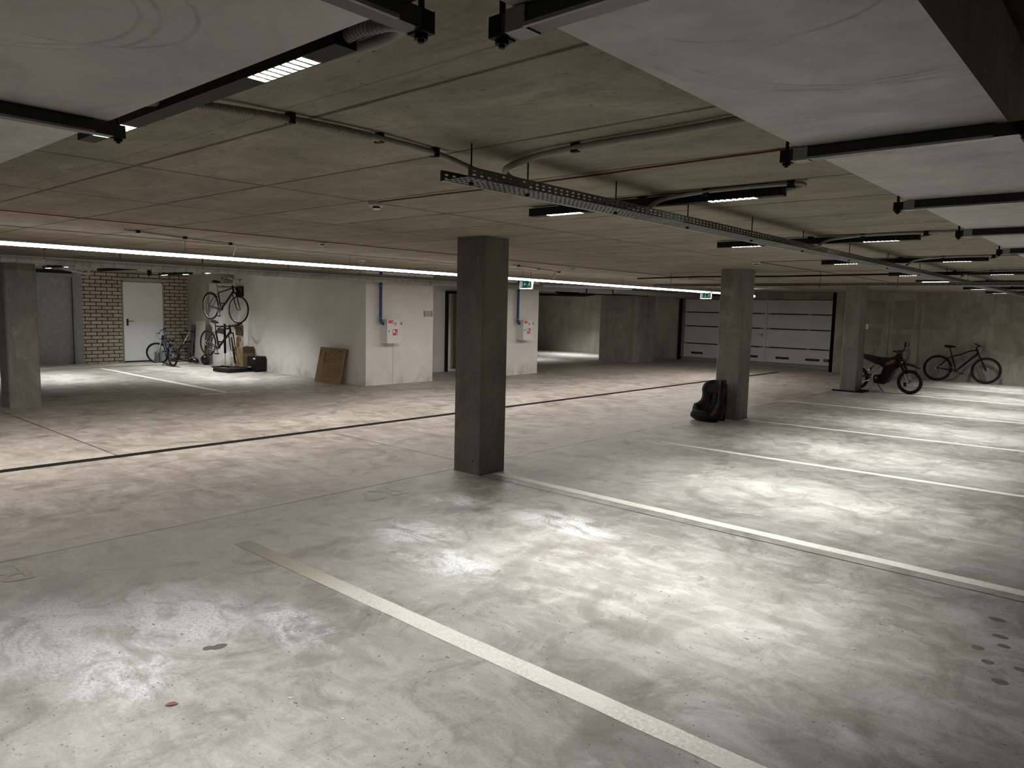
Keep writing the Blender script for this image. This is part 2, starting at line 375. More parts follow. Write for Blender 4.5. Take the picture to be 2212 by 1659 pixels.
def mat_paint(name, c0, wear0, wear1, amt):
    m = NT(name, .6, 0, .3); p = m.pos()
    f = m.noise(m.mapv(p, (2, 2, 1)), 1.5, 7, .65, .6)
    g = m.ramp(m.noise(p, 38, 5, .7), [(.42, 0), (.58, 1)])
    w = m.math('MULTIPLY', m.ramp(f, [(wear0, 0), (wear1, 1)]), g)
    c = m.mix(m.math('MULTIPLY', w, amt), c0, (.30, .27, .23))
    v = m.n('ShaderNodeTexVoronoi'); m.l(m.mapv(p, (17, 17, 1)), v.inputs['Vector'])
    r = m.xyz(v.outputs['Color'])[0]
    c = m.mix(m.math('MULTIPLY', m.math('MULTIPLY', m.math('LESS_THAN', v.outputs['Distance'], m.math('MULTIPLY', r, .16)), m.math('GREATER_THAN', r, .7)), .8), c, (.10, .08, .06))
    return m.col(c)
M['paint'] = mat_paint('white_line_paint', (.86, .83, .75), .35, .75, .45)
M['paintold'] = mat_paint('faded_line_paint', (.52, .47, .38), .2, .6, .7)
def painta():
    m = NT('tan_to_white_line_paint', .6, 0, .3); p = m.pos(); x, y, z = m.xyz()
    t = m.math('ADD', m.math('MULTIPLY', m.math('ADD', x, 4.55), .62), m.math('MULTIPLY', m.noise(p, 5, 5), .25))
    c = m.ramp(t, [(.05, (.31, .29, .26)), (.32, (.48, .42, .32)), (.62, (.66, .60, .49)), (1.0, (.86, .83, .75))])
    g = m.ramp(m.noise(p, 55, 5, .75), [(.40, 0), (.62, 1)]); f = m.ramp(m.noise(p, 2.2, 5), [(.35, .15), (.65, .6)])
    c = m.mix(m.math('MULTIPLY', g, f), c, (.33, .30, .255))
    return m.col(c)
M['painta'] = painta()
M['led'] = emit('led_glow', (.90, .95, 1.0), 1.15)
M['ledstrip'] = emit('led_strip_glow', (1.0, .94, .885), 128.0)
M['ledside'] = emit('led_side_glow', (.93, .96, 1.0), 7.0)
M['signglow'] = emit('sign_glow', (.9, 1, .93), .30)
M['signgreen'] = emit('sign_green_glow', (.01, .16, .09), .35)
M['bulb'] = emit('bulb_glow', (1, 1, 1), 8)

for k in ('led', 'signglow', 'signgreen', 'bulb', 'ledside'): M[k].cycles.emission_sampling = 'NONE'
M['ledstrip'].cycles.emission_sampling = 'FRONT_BACK'
# ------------------------------------------------------------------ room shell
struct('floor', MB().box((-26, -7, -.1), (1.2, 27, 0)), M['floor'])
struct('ceiling', MB().box((-26, -7, CEIL), (1.2, 27, CEIL+.2)), M['ceil'])
# right wall behind the near bays, wall behind the camera
struct('wall_right', MB().box((.5, -7, 0), (1.0, 24.5, CEIL)), M['pillar'])
struct('wall_front', MB().box((-26, -7, 0), (1.2, -6.7, CEIL)), M['wall'])
# back wall with shallow formwork ribs
b = MB().box((-7.22, 22.4, 0), (.5, 22.8, CEIL))
for x in (-5.68, -4.92): b.box((x-.02, 22.375, 0), (x+.02, 22.4, 2.28))
for x0, x1, z0, z1 in ((-6.3, -5.85, .86, 1.34), (-5.55, -5.1, .3, 1.2), (-6.25, -5.8, 1.45, 2.1), (-5.55, -5.05, 1.32, 2.12), (-4.8, -4.3, 1.35, 2.16)):
    b.box((x0, 22.392, z0), (x1, 22.4, z1), 1)
struct('wall_back', b, [M['back'], M['patch']])
struct('wall_far', MB().box((-21.5, 23.4, 0), (-12.78, 23.7, CEIL)).box((-12.78, 23.4, 2.14), (-7.22, 23.7, CEIL)), M['wall'])
struct('trim_1', MB().box((-7.22, 22.4, 0), (-7.12, 23.5, CEIL)).box((-12.9, 23.05, 2.14), (-7.2, 23.4, CEIL)), M['back'])
struct('wall_beyond', MB().box((-21.7, 15, 0), (-21.4, 24, CEIL)), M['wall'])
# white block with the hose cabinets, recess with a doorway between
struct('wall_left', MB().box((-20.1, 9.3, 0), (-13.8, 9.6, CEIL)).box((-13.8, 9.22, 0), (-12.08, 11.04, CEIL)).box((-12.62, 9.2, 0), (-12.08, 9.22, CEIL)), M['white'])
struct('wall_recess', MB().box((-14.0, 11.04, 0), (-13.7, 12.95, CEIL)).box((-14.0, 13.75, 0), (-13.7, 14.3, CEIL)).box((-14.0, 12.95, 2.02), (-13.7, 13.75, CEIL)), M['white'])
struct('wall_middle', MB().box((-12.9, 13.42, 0), (-12.0, 14.62, CEIL)).box((-14.0, 14.3, 0), (-12.9, 14.62, CEIL)), M['white'])
struct('wall_room', MB().box((-17, 11, 0), (-16.9, 14.6, CEIL)).box((-17, 14.3, 0), (-13.7, 14.6, CEIL)).box((-16.9, 11, 0), (-14, 11.2, CEIL)).box((-15.2, 13.62, 0), (-14.2, 13.7, CEIL)), M['bench'])
d = thing('door_1', 'black steel door frame in the recess between the white walls', 'door')
d['kind'] = 'structure'
MB().box((-13.95, 12.93, 0), (-13.64, 13.0, 2.0)).box((-13.95, 13.7, 0), (-13.64, 13.77, 2.0)).box((-13.95, 12.93, 2.0), (-13.64, 13.77, 2.06)).build('door_frame', M['black'], d)
# brick end wall with door openings
struct('wall_end', MB().box((-20.4, 6.58, 0), (-20, 7.5, CEIL)).box((-20.4, 8.56, 0), (-20, 9.3, CEIL)).box((-20.4, 7.5, 2.14), (-20, 8.56, CEIL)).box((-20.4, -7, 0), (-20, 3.2, CEIL)), M['brick'])
struct('trim_2', MB().box((-20.01, 7.35, 2.14), (-19.985, 8.75, 2.2)), M['wall'])
struct('trim_3', MB().box((-20, -6.7, 0), (-19.02, 9.3, .035)), M['wall'], 'pale concrete kerb along the brick wall')
# concrete pilaster and rough beam in the corner
struct('trim_4', MB().cbox((-20, 9.2, 0), (-18.95, 9.3, CEIL), .01).box((-19.6, 9.05, 2.12), (-17.6, 9.3, CEIL)), M['wall'])

# white steel door
d = thing('door_2', 'pale grey steel door with black lever in the brick wall', 'door', (-20, 7.5, 0)); d['kind'] = 'structure'
MB().box((-.03, 0, 0.0), (.015, .035, 2.14)).box((-.03, 1.025, 0), (.015, 1.06, 2.14)).box((-.03, .0, 2.1), (.015, 1.06, 2.14)).build('door_frame', M['greyl'], d)
MB().box((-.02, .035, .07), (.02, 1.025, 2.105)).build('door_leaf', M['door'], d)
MB().box((-.06, .03, .02), (-.02, 1.03, .07)).build('threshold_gap', M['dark'], d)
h = MB().box((.02, .10, .98), (.028, .145, 1.16)).tube([(.025, .12, 1.10), (.07, .12, 1.10), (.075, .15, 1.10), (.075, .26, 1.10)], .009, 8).cyl((.02, .122, 1.02), .011, .012, 'x', 10)
h.build('door_handle', M['blackg'], d)
# grey sectional door on the left
d = thing('door_3', 'dark grey sectional garage door beside the brick wall', 'garage door', (-20, 3.4, 0)); d['kind'] = 'structure'
for k in range(9):
    z0 = .03+k*.2385
    MB().box((-.12, 0, z0), (-.08, 2.98, z0+.232)).box((-.12, 0, z0+.228), (-.076, 2.98, z0+.2385), 1).build('door_panel', [M['grey'], M['greyl']], d)
MB().box((-.06, 2.98, 0), (.02, 3.02, 2.34), 1).box((-.1, 3.02, 0), (.03, 3.17, 2.34)).box((-.1, -.2, 2.17), (.03, 3.02, 2.25)).build('door_frame', [M['greyl'], M['galv']], d)
g = MB()
for k in range(44): g.box((-.02, -.1+k*.07, 2.25), (-.015, -.094+k*.07, CEIL))
for k in range(4): g.box((-.02, -.2, 2.262+k*.024), (-.015, 3.0, 2.265+k*.024))
g.build('vent_grille', M['galv'], d)
MB().box((-.3, -.3, 2.2), (-.2, 3.2, CEIL)).build('vent_shaft', M['dark'], d)

# big sectional garage door with wicket
d = thing('door_4', 'wide pale sectional garage door with wicket door and black rails', 'garage door', (0, 23.36, 0)); d['kind'] = 'structure'
x0, x1 = -12.5, -7.44; zs = [.10, .60, 1.20, 1.68, 2.13]
for i in range(4):
    for xa, xb in ((x0, -10.62), (-10.60, -9.64), (-9.56, x1)):
        MB().box((xa, 0, zs[i]+.012), (xb, .04, zs[i+1]-.006)).build('door_panel', M['panelw'], d)
for i in (1, 2, 3):
    for xa, xb in ((x0, -9.64), (-9.52, x1)):
        q = MB().box((xa, -.025, zs[i]-.02), (xb, .0, zs[i]+.014))
        o = q.build('stiffening_rail', M['black'], d)
        qq = MB()
        for xx in (xa+.02, (xa+xb)/2+.25, xb-.1): qq.box((xx, -.035, zs[i]-.02), (xx+.09, -.024, zs[i]+.022))
        qq.build('rail_hinge', M['greyl'], o)
for xx in (-12.2, -9.68-.55, -9.2, -8.25): MB().box((xx, -.012, .235), (xx+.43, .0, .305)).build('vent_slot', M['ink'], d)
MB().box((-7.69, -.014, .235), (-7.52, .0, .315)).box((-7.66, -.02, .262), (-7.55, -.013, .288), 1).build('door_plate', [M['black'], M['greyl']], d)
MB().box((-9.635, -.012, .1), (-9.565, .01, 2.13)).box((-10.62, -.012, .1), (-10.60, .01, 2.13)).build('wicket_frame', M['panelw'], d)
MB().box((-9.70, -.03, .93), (-9.655, -.012, 1.03)).tube([(-9.68, -.03, 1.0), (-9.68, -.06, 1.0), (-9.82, -.065, 1.0)], .01, 8).build('wicket_handle', M['silver'], d)
MB().box((-12.6, -.03, .0), (-7.35, .05, .04)).box((-12.55, -.015, .04), (-7.4, .04, .10), 1).build('bottom_rail', [M['galv'], M['greyl']], d)
MB().box((-12.68, -.12, 0), (-12.60, .02, 2.15)).box((-12.6, -.02, .1), (-12.5, .03, 2.13), 1).tube([(-12.64, -.1, 2.0), (-12.64, -.13, 2.14), (-12.64, -.25, 2.24), (-12.64, -1.9, 2.26)], .03, 6).build('left_track', [M['black'], M['galv']], d)
q = MB().box((-7.30, -.14, 0), (-7.22, .02, 2.15)).box((-7.44, -.02, .06), (-7.30, .03, 2.13), 1)
for z in (.52, .6, 1.0, 1.15, 1.22, 1.63, 1.70): q.box((-7.5, -.05, z), (-7.28, -.02, z+.03), 2)
q.build('right_track', [M['black'], M['galv'], M['silver']], d)
MB().tube([(-12.6, -.12, 2.19), (-7.25, -.12, 2.19)], .03, 10).box((-12.7, -.06, 2.13), (-7.2, .03, 2.16)).build('spring_shaft', M['black'], d)
MB().box((-10.6, -2.2, 2.18), (-9.9, -1.6, 2.3)).box((-10.28, -1.7, 2.2), (-10.22, -.1, 2.26)).build('door_motor', M['black'], d)

# ------------------------------------------------------------------ pillars
def pillar(x0, x1, y0, y1, mat, label, mat2=None, c=.02):
    o = MB().cbox((x0, y0, 0), (x1, y1, CEIL), c).build('concrete_pillar', mat); tag(o, label, 'pillar', 'free-standing concrete pillars')
pillar(-5.29, -4.90, 5.13, 5.50, M['pillar'], 'large dark grey concrete pillar standing in the middle of the garage')
pillar(-5.19, -4.80, 10.78, 11.18, M['pillar2'], 'concrete pillar with the black child seat leaning at its foot')
pillar(-5.22, -4.87, 17.0, 17.42, M['pillar2'], 'concrete pillar with a black strip round its foot beside the dirt bike')
pillar(-13.12, -12.70, 3.15, 3.57, M['pillar2'], 'worn concrete pillar at the left in front of the grey garage door')
o = MB().cbox((-13.93, 20.2, 0), (-12.55, 21.4, CEIL), .015).build('concrete_wall_block', M['wall2']); tag(o, 'wide stained concrete block with pale scratches left of the garage door', 'concrete block')
o = MB().rbox((-5.34, 16.86, .0), (-4.70, 17.0, .028), .008, 'x').rbox((-4.87, 16.9, 0), (-4.72, 17.45, .028), .008, 'y').build('rubber_strip', M['rubber']); tag(o, 'black rubber strip lying round the foot of the far pillar', 'rubber strip')

# ------------------------------------------------------------------ floor markings
def line(x0, x1, ya, yb, w, label, mat='paint', grp='bay lines on the right side'):
    n = 26; vs = []; fs = []
    for i in range(n+1):
        t = i/n; x = x0+(x1-x0)*t; y = ya+(yb-ya)*t; j = random.uniform(-.004, .004); k = random.uniform(-.004, .004)
        vs += [(x, y-w/2+j, .0015), (x, y+w/2+k, .0015)]
    for i in range(n): fs.append((2*i, 2*i+2, 2*i+3, 2*i+1))
    o = MB().add(vs, fs).build('parking_line', M[mat]); tag(o, label, 'painted line', grp)
def twoline(x0, xm, x1, y, w, label):
    n = 30; mb = MB()
    for a, c, mi in ((x0, xm, 1), (xm, x1, 0)):
        vs = []; fs = []
        for i in range(n+1):
            x = a+(c-a)*i/n; vs += [(x, y-w/2+random.uniform(-.003, .003), .0015), (x, y+w/2+random.uniform(-.003, .003), .0015)]
        for i in range(n): fs.append((2*i, 2*i+2, 2*i+3, 2*i+1))
        mb.add(vs, fs, mi)
    o = mb.build('parking_line', [M['painta'], M['painta']]); tag(o, label, 'painted line', 'bay lines on the right side')
twoline(-4.62, -3.75, .48, 2.47, .118, 'nearest white bay line with a faded brownish far end')
line(-4.87, .48, 5.33, 5.285, .11, 'white bay line starting at the foot of the middle pillar')
line(-4.64, .48, 8.18, 8.30, .10, 'white bay line between the middle pillar and the child seat pillar')
line(-4.77, .48, 10.96, 11.24, .10, 'white bay line starting at the foot of the child seat pillar')
line(-5.2, .48, 14.0, 14.3, .10, 'white bay line with a broad paint patch at its left end')
line(-4.85, .48, 17.34, 17.2, .10, 'white bay line running under the dirt bike')
line(-4.7, .48, 19.95, 19.9, .10, 'farthest white bay line in front of the leaning black bicycle')
line(-18.98, -12.6, 6.58, 6.53, .11, 'white bay line on the left side leading to the brick wall', grp='bay lines on the left side')
o = MB().box((-12.68, 6.0, .0), (-12.62, 6.95, .0015)).build('parking_line', M['paint']); tag(o, 'short white cross tick at the end of the left bay line', 'painted line', 'bay lines on the left side')
o = MB().box((-5.32, 13.72, 0), (-5.1, 14.3, .0012)).build('paint_patch', M['paintold']); tag(o, 'broad whitish paint patch on the floor beyond the child seat pillar', 'paint patch')
def text(name, s, size, loc, rot, mat, parent=None, ext=.0, lab=None, cat=None, grp=None, sx=1):
    cu = bpy.data.curves.new('t', 'FONT'); cu.body = s; cu.size = size; cu.align_x = 'CENTER'; cu.align_y = 'CENTER'; cu.extrude = ext; cu.resolution_u = 3
    to = bpy.data.objects.new('t', cu); COL.objects.link(to)
    dg = bpy.context.evaluated_depsgraph_get(); me = bpy.data.meshes.new_from_object(to.evaluated_get(dg))
    bpy.data.objects.remove(to); me.materials.clear(); me.materials.append(mat); me.name = name
    o = bpy.data.objects.new(name, me); COL.objects.link(o); o.location = loc; o.rotation_euler = rot; o.scale = (sx, 1, 1)
    if parent: o.parent = parent
    if lab: tag(o, lab, cat, grp)
    return o
for s, y, nm in (('R10', 4.85, 'nearer the left pillar'), ('R11', 7.55, 'nearer the white wall')):
    text('bay_number', s, .40, (-12.98, y, .0016), (0, 0, PI/2), M['paintold'], lab='faded white stencilled %s on the left bay floor %s' % (s, nm), cat='bay number', grp='left bay numbers', sx=1.15)
for s, y, nm in (('R8', 1.1, 'at the left edge of the picture'), ('R7', 3.98, 'left of the middle pillar foot'), ('R6', 9.5, 'in front of the child seat'), ('R5', 12.4, 'just beyond the child seat pillar'), ('R4', 15.35, 'near the far rubber-edged pillar')):
    text('bay_number', s, .42, (-5.03, y, .0016), (0, 0, -PI/2), M['paintold'], lab='worn pale stencilled bay number %s' % nm, cat='bay number', grp='right bay numbers')
# spots, leaf, scraps
for i, (x, y, r, w) in enumerate(((-.53, 4.72, .05, .035), (-.484, 4.47, .045, .03), (-.45, 4.35, .035, .028), (-.546, 4.234, .035, .035), (-.48, 4.088, .033, .033), (-.406, 3.9, .04, .037), (-.35, 4.11, .035, .03))):
    wh = ('topmost', 'second from the top', 'third from the top', 'leftmost', 'second lowest', 'lowest', 'rightmost')[i]
    o = MB().prism([(x+.85*r*math.cos(t*.4488)*random.uniform(.9, 1.05), y+.85*w*math.sin(t*.4488)*random.uniform(.9, 1.05)) for t in range(14)], .0, .0008).build('oil_spot', M['spot']); tag(o, 'round dark spot on the floor at right, %s of the seven' % wh, 'oil spot', 'dark round spots on the right floor')
o = MB().prism([(-3.285, 1.545), (-3.262, 1.55), (-3.255, 1.575), (-3.24, 1.585), (-3.228, 1.61), (-3.235, 1.64), (-3.25, 1.655), (-3.272, 1.645), (-3.285, 1.62), (-3.28, 1.60), (-3.298, 1.585), (-3.30, 1.56)], 0, .0008).build('oil_spot', M['spot']); tag(o, 'dark brown stain on the floor at lower left', 'oil spot')
lf = [(-.026, 0, 0), (-.012, .011, .004), (.008, .013, .006), (.024, .004, .002), (.03, 0, .004), (.022, -.006, .003), (.006, -.013, .006), (-.012, -.01, .003)]
o = MB().add(lf+[(0, 0, .001)], [(i, (i+1) % 8, 8) for i in range(8)]).build('dry_leaf', M['leaf'], loc=(-2.903, 1.232, .002)); o.rotation_euler = (0, 0, 1.0); tag(o, 'small curled brown leaf lying on the near left floor', 'leaf')
for i, (x, y) in enumerate(((-2.60, 1.60), (-2.32, 1.66), (-3.5, 2.4))):
    q = MB()
    for k in range(4): q.ell((random.uniform(-.01, .01), random.uniform(-.01, .01), .002), (.004, .005, .002), 6, 4)
    o = q.build('paper_crumb', M['whitem'], loc=(x, y, 0)); tag(o, ('tiny white crumbs on the floor right of the dark brown stain', 'tiny white crumb on the floor right of the leaf', 'tiny white crumb by the far end of the nearest bay line')[i], 'crumb', 'white crumbs on the near floor')
# drain
d = thing('drain_channel', 'long narrow black slotted drain channel crossing the aisle floor', 'drain', (-8.12, 0, 0))
MB().box((-.062, -6.5, .0), (-.052, 20.9, .004)).box((.052, -6.5, 0), (.062, 20.9, .004)).build('channel_edge', M['black'], d)
g = MB().box((-.052, -6.5, .0002), (.052, 20.9, .0008), 1)
y = -2.0
while y < 20.9: g.box((-.052, y, .001), (.052, y+.012, .0035)); y += .03
g.box((-.005, -6.5, .001), (.005, 20.9, .004)); g.build('grate', [M['black'], M['dark']], d)

# ------------------------------------------------------------------ ducts with hangers
def strut(o, a, b, lens, rodside):
    """square support channel from a to b with end clamps and rods, as part of duct o"""
    A, B = Vector(a), Vector(b); dv = (B-A).normalized(); n = Vector((-dv.y, dv.x, 0))
    def P(t, s, z): v = A+dv*t+n*s; return (v.x, v.y, A.z+z)
    Ln = (B-A).length
    def bx(mb, t0, t1, s0, s1, z0, z1, mi=0):
        vs = [P(t, s, z) for z in (z0, z1) for t, s in ((t0, s0), (t1, s0), (t1, s1), (t0, s1))]
        mb.add(vs, [(0,3,2,1),(4,5,6,7),(0,1,5,4),(1,2,6,5),(2,3,7,6),(3,0,4,7)], mi)
    q = MB(); bx(q, .0, Ln, -.017, .017, 0, .03); bx(q, .05, Ln-.05, -.012, .012, .03, .038)
    bar = q.build('support_channel', M['blackg'], o)
    q = MB(); bx(q, .05, Ln-.05, -.024, -.017, -.002, .004); bx(q, .012, .05, -.02, .02, -.002, .032); q.build('galvanised_edge', M['galv'], bar)
    for t in (-.012, Ln+.012):
        q = MB(); bx(q, t-.012, t+.012, -.018, .018, -.002, .03); v = P(t, 0, 0)
        q.cyl((v[0], v[1], v[2]-.009), .011, .01, 'z', 6); q.tube([(v[0], v[1], v[2]-.014), (v[0], v[1], CEIL)], .005, 8)
        q.build('hanger_rod', M['black'], bar)
zb = 2.10
dr = thing('ventilation_duct', 'broad smooth grey sheet-metal air duct under the ceiling at right', 'duct', (0, 0, 0), group='rectangular air ducts')
MB().box((-.765, -.8, zb), (-.296, 22.3, 2.30)).build('duct_body', M['duct'], dr)
for y in (.87, 2.03, 3.17, 4.33, 5.58, 6.9, 8.3, 9.9, 11.5): strut(dr, (-.79, y, zb-.034), (-.27, y, zb-.034), 0, 0)
dl = thing('ventilation_duct', 'smooth grey sheet-metal air duct at upper left beside the near luminaire', 'duct', (0, 0, 0), group='rectangular air ducts')
MB().box((-8.0, .05, zb+.001), (-.78, .75, 2.301)).build('duct_body', M['duct'], dl)
for x in (-.885, -2.06, -3.2): strut(dl, (x, .0, zb-.034), (x, .765, zb-.034), 0, 0)

# ------------------------------------------------------------------ luminaires
FX0, FX1 = -.865, .865      # local x
def make_lum():
    r = thing('linear_luminaire', 'x', 'ceiling light')
    h = .052; w = .032; s = MB()
    g = [(-.72, -.44), (.44, .72)]
    s.box((FX0, -w, 0), (g[0][0], w, h)).box((g[0][1], -w, 0), (g[1][0], w, h)).box((g[1][1], -w, 0), (FX1, w, h))
    for a, b2 in g:
        s.box((a, -w, 0), (b2, -w+.004, h)).box((a, w-.004, 0), (b2, w, h)).box((a, -w, h-.01), (b2, w, h))
    for xx in (-.6, 0, .6): s.box((xx-.02, -.02, h), (xx+.02, .02, .0648))
    s.build('housing', M['black'], r)
    for a, b2 in g:
        q = MB().box((a+.001, -w+.005, .030), (b2-.001, w-.005, .033), 1)
        n = 8
        for k in range(n+1):
            xx = a+(b2-a)*k/n; q.add([(xx-.006, -w+.005, .0), (xx+.006, -w+.005, .0), (xx+.002, -w+.005, .02), (xx-.002, -w+.005, .02), (xx-.006, w-.005, .0), (xx+.006, w-.005, 0), (xx+.002, w-.005, .02), (xx-.002, w-.005, .02)],
                  [(0,3,2,1),(4,5,6,7),(0,1,5,4),(1,2,6,5),(2,3,7,6),(3,0,4,7)])
        q.build('louvre_grille', [M['grey'], M['led']], r)
    return r
LW = 22
def lamp(x, y, z, sx, sy, w, col=(.95, .97, .96), spread=108):
    l = bpy.data.lights.new('lamp', 'AREA'); l.shape = 'RECTANGLE'; l.size = sx; l.size_y = sy; l.energy = w; l.color = col; l.spread = math.radians(spread)
    o = bpy.data.objects.new('lamp', l); COL.objects.link(o); o.location = (x, y, z); return o
LUMZ = 2.275
proto = make_lum(); first = True
def lum(x, y, z, label, grp, w=LW, spread=102):
    global first
    if first: o = proto; o.location = (x, y, z); o['label'] = label; o['group'] = grp; first = False
    else: o = dup(proto, (x, y, z), label, grp)
    for cx in (-.58, .58): l = lamp(x+cx, y, z+.026, .27, .05, w, spread=spread); l.parent = o; l.matrix_parent_inverse = Matrix.Identity(4); l.location = (cx, 0, .026)
    return o
GR = 'black luminaires over the right-hand bays'
ys = [(-2.41, 1.115), (-2.40, 3.88), (-2.36, 6.62), (-2.29, 9.3), (-2.26, 12.15), (-2.3, 15.1), (-2.3, 18.0), (-2.3, 20.7)]
nm = ['nearest black ceiling luminaire beside the left air duct', 'second black luminaire from the camera, over the tray beyond the loose conduit', 'third black luminaire from the camera over the right bays',
      'fourth black luminaire from the camera over the right bays', 'fifth black luminaire from the camera, almost hidden by the cable tray', 'sixth black luminaire from the camera over the right bays', 'seventh black luminaire, over the dirt bike', 'last black luminaire, near the back wall']
for (x, y), n in zip(ys, nm): lum(x, y, LUMZ, n, GR)
# unseen bays behind the camera end simply get the same fitting
GL = 'black luminaires over the left-hand bays'
o = thing('linear_luminaire', 'unlit black luminaire on a bracket under the round pipe, left of the pale door', 'ceiling light', (-14.05, 5.2, 2.16), group=GL)
MB().box((-.82, -.035, 0), (.82, .035, .055)).build('housing', M['black'], o)
for xx in (-.6, .6): MB().tube([(xx, 0, .05), (xx, 0, CEIL-2.16)], .006, 6).build('suspension_rod', M['black'], o)
lum(-17.1, 5.2, 2.275, 'black luminaire in front of the dark grey garage door', GL, 24)
lum(-15.3, 7.8, 2.275, 'black luminaire near the white wall by the hanging bicycles', GL, 24, 120)
o = lum(-17.9, 7.95, 2.275, 'black luminaire in front of the pale steel door', GL, 34, 165); o.rotation_euler = (0, 0, 0)
lum(-17.0, 2.2, 2.275, 'black luminaire behind the left pillar', GL, 13)
GB = 'black luminaires in the passage behind the white wall'
lum(-16.2, 21.8, 2.275, 'black luminaire in the far passage before the pale concrete wall', GB, 28)
lum(-16.2, 18.6, 2.275, 'black luminaire in the middle of the far passage', GB, 18)
o = dup(proto, (-15.4, 12.6, 2.28), 'black luminaire inside the little room behind the doorway', None); o['group'] = GB
for cx in (-.58, .58): l = lamp(0, 0, 0, .27, .05, 2); l.parent = o; l.location = (cx, 0, .026)

# long LED line over the aisle
LX, LZ = -8.5, 2.155
d = thing('led_light_line', 'very long thin glowing LED light line hung over the aisle', 'ceiling light', (LX, 0, LZ))
MB().box((-.028, -6.4, .034), (.028, 19.0, .06)).build('profile', M['grey'], d)
q = MB(); y = -6.4; n = 50; st_ = 25.4/n
for k in range(n):          # short glowing cells, so that each stretch lights its own floor cleanly
    a, b2 = y+k*st_, y+(k+1)*st_
    for sx in (-.025, .025): q.add([(sx, a, 0), (sx, b2, 0), (sx, b2, .034), (sx, a, .034)], [(0, 1, 2, 3)], 1)
    q.add([(-.025, a, 0), (.025, a, 0), (.025, b2, 0), (-.025, b2, 0)], [(0, 1, 2, 3)], 0)
q.build('diffuser', [M['ledstrip'], M['ledside']], d)
y = -.7
while y < 19: MB().tube([(0, y, .06), (0, y, CEIL-LZ)], .0025, 6).build('hanging_wire', M['black'], d); y += 2.3
# small conduits feeding it
for y0, y1, lb in ((2.9, 4.35, 'thin dark conduit clipped above the LED line at left'), (8.6, 10.6, 'thin dark conduit clipped above the LED line near the exit sign')):
    d = thing('thin_conduit', lb, 'conduit', group='thin conduits above the LED line')
    MB().tube([(LX+.9, y0, CEIL-.013), (LX+.5, y1-.6, CEIL-.013), (LX+.3, y1, CEIL-.013), (LX+.12, y1+.1, CEIL-.04), (LX+.02, y1+.12, LZ+.05)], .008, 6).build('conduit_pipe', M['conduit'], d)
    for t in (.1, .5, .95):
        x = LX+.9-.6*t; yy = y0+(y1-y0)*t
        MB().box((x-.02, yy-.015, CEIL-.03), (x+.02, yy+.015, CEIL-.001)).build('pipe_clip', M['black'], d)

# ------------------------------------------------------------------ cable trays
def tray(name, label, axis, c, w, zb_, h, a, b_, pitch, holes, rods, mat='galvd', grp='perforated cable trays', fine=True):
    d = thing(name, label, 'cable tray', (0, 0, 0), group=grp)
    def P(t, s, z): return (s, t, z) if axis == 'y' else (t, s, z)
    def bx(mb, t0, t1, s0, s1, z0, z1, mi=0): mb.box(P(t0, s0, z0), P(t1, s1, z1), mi)
    for sd in (-1, 1):
        s0 = c+sd*w/2; q = MB()
        # side wall with two rows of real slots
        bx(q, a, b_, s0-.0015, s0+.0015, zb_, zb_+h*.22); bx(q, a, b_, s0-.0015, s0+.0015, zb_+h*.40, zb_+h*.60); bx(q, a, b_, s0-.0015, s0+.0015, zb_+h*.78, zb_+h)
        bx(q, a, b_, s0-.0015, s0+.0015-sd*.008, zb_+h, zb_+h+.002)
        t = a
        hl = pitch*.46
        while t < min(b_, a+holes):
            bx(q, t, t+pitch-hl, s0-.0014, s0+.0014, zb_+h*.22, zb_+h*.40); bx(q, t+.0, t+pitch-hl, s0-.0014, s0+.0014, zb_+h*.60, zb_+h*.78); t += pitch
        q.build('side_rail', M[mat], d)
    q = MB(); n = 6
    for k in range(n+1):
        s = c-w/2+w*k/n; bx(q, a, b_, s-w*.022, s+w*.022, zb_, zb_+.002)
    bx(q, a, b_, c-w/2, c-w/2+w*.13, zb_-.001, zb_+.002)
    if fine:
        t = a
        while t < min(b_, a+holes):
            bx(q, t, t+.012, c-w/2, c+w/2, zb_, zb_+.002); t += .034
    q.build('perforated_base', M['galv'], d)
    # cables inside
    q = MB()
    for k in range(4):
        s = c-w/2+w*(k+1)/5; q.tube([P(a+.05+.2*k, s, zb_+.012), P((a+b_)/2, s+.004, zb_+.012), P(b_, s, zb_+.012)], .007, 6)
    q.build('cables', M['black'], d)
    for t in rods:
        q = MB()
        q.tube([P(t, c, zb_-.012), P(t, c, CEIL)], .0035, 6); q.tube([P(t, c, zb_-.01), P(t, c, zb_+.0)], .01, 6); q.build('hanger', M['black'], d)
    return d
tray('cable_tray', 'perforated cable tray running away from its open end beside the conduits', 'y', -2.235, .165, 2.178, .042, 2.15, 22.2, .045, 14,
     [2.25, 2.62, 3.35, 4.15, 5.1, 6.1, 7.3, 8.6, 10, 11.5, 13, 14.6, 16.2, 18, 20])
tray('cable_tray', 'perforated cable tray crossing in front of the far pillar with the ceiling showing through its slots', 'x', 11.75, .2, 2.108, .045, -6.9, -.80, .07, 9, [-6.6, -5.3, -4.0, -2.9, -1.2], 'galvd')
tray('cable_tray', 'perforated cable tray above the round pipe on the left side', 'y', -10.35, .3, 2.14, .05, -6, 12.5, .08, 0, [-3, -1, 1, 3, 5, 7, 9, 11], 'galvd', fine=False)
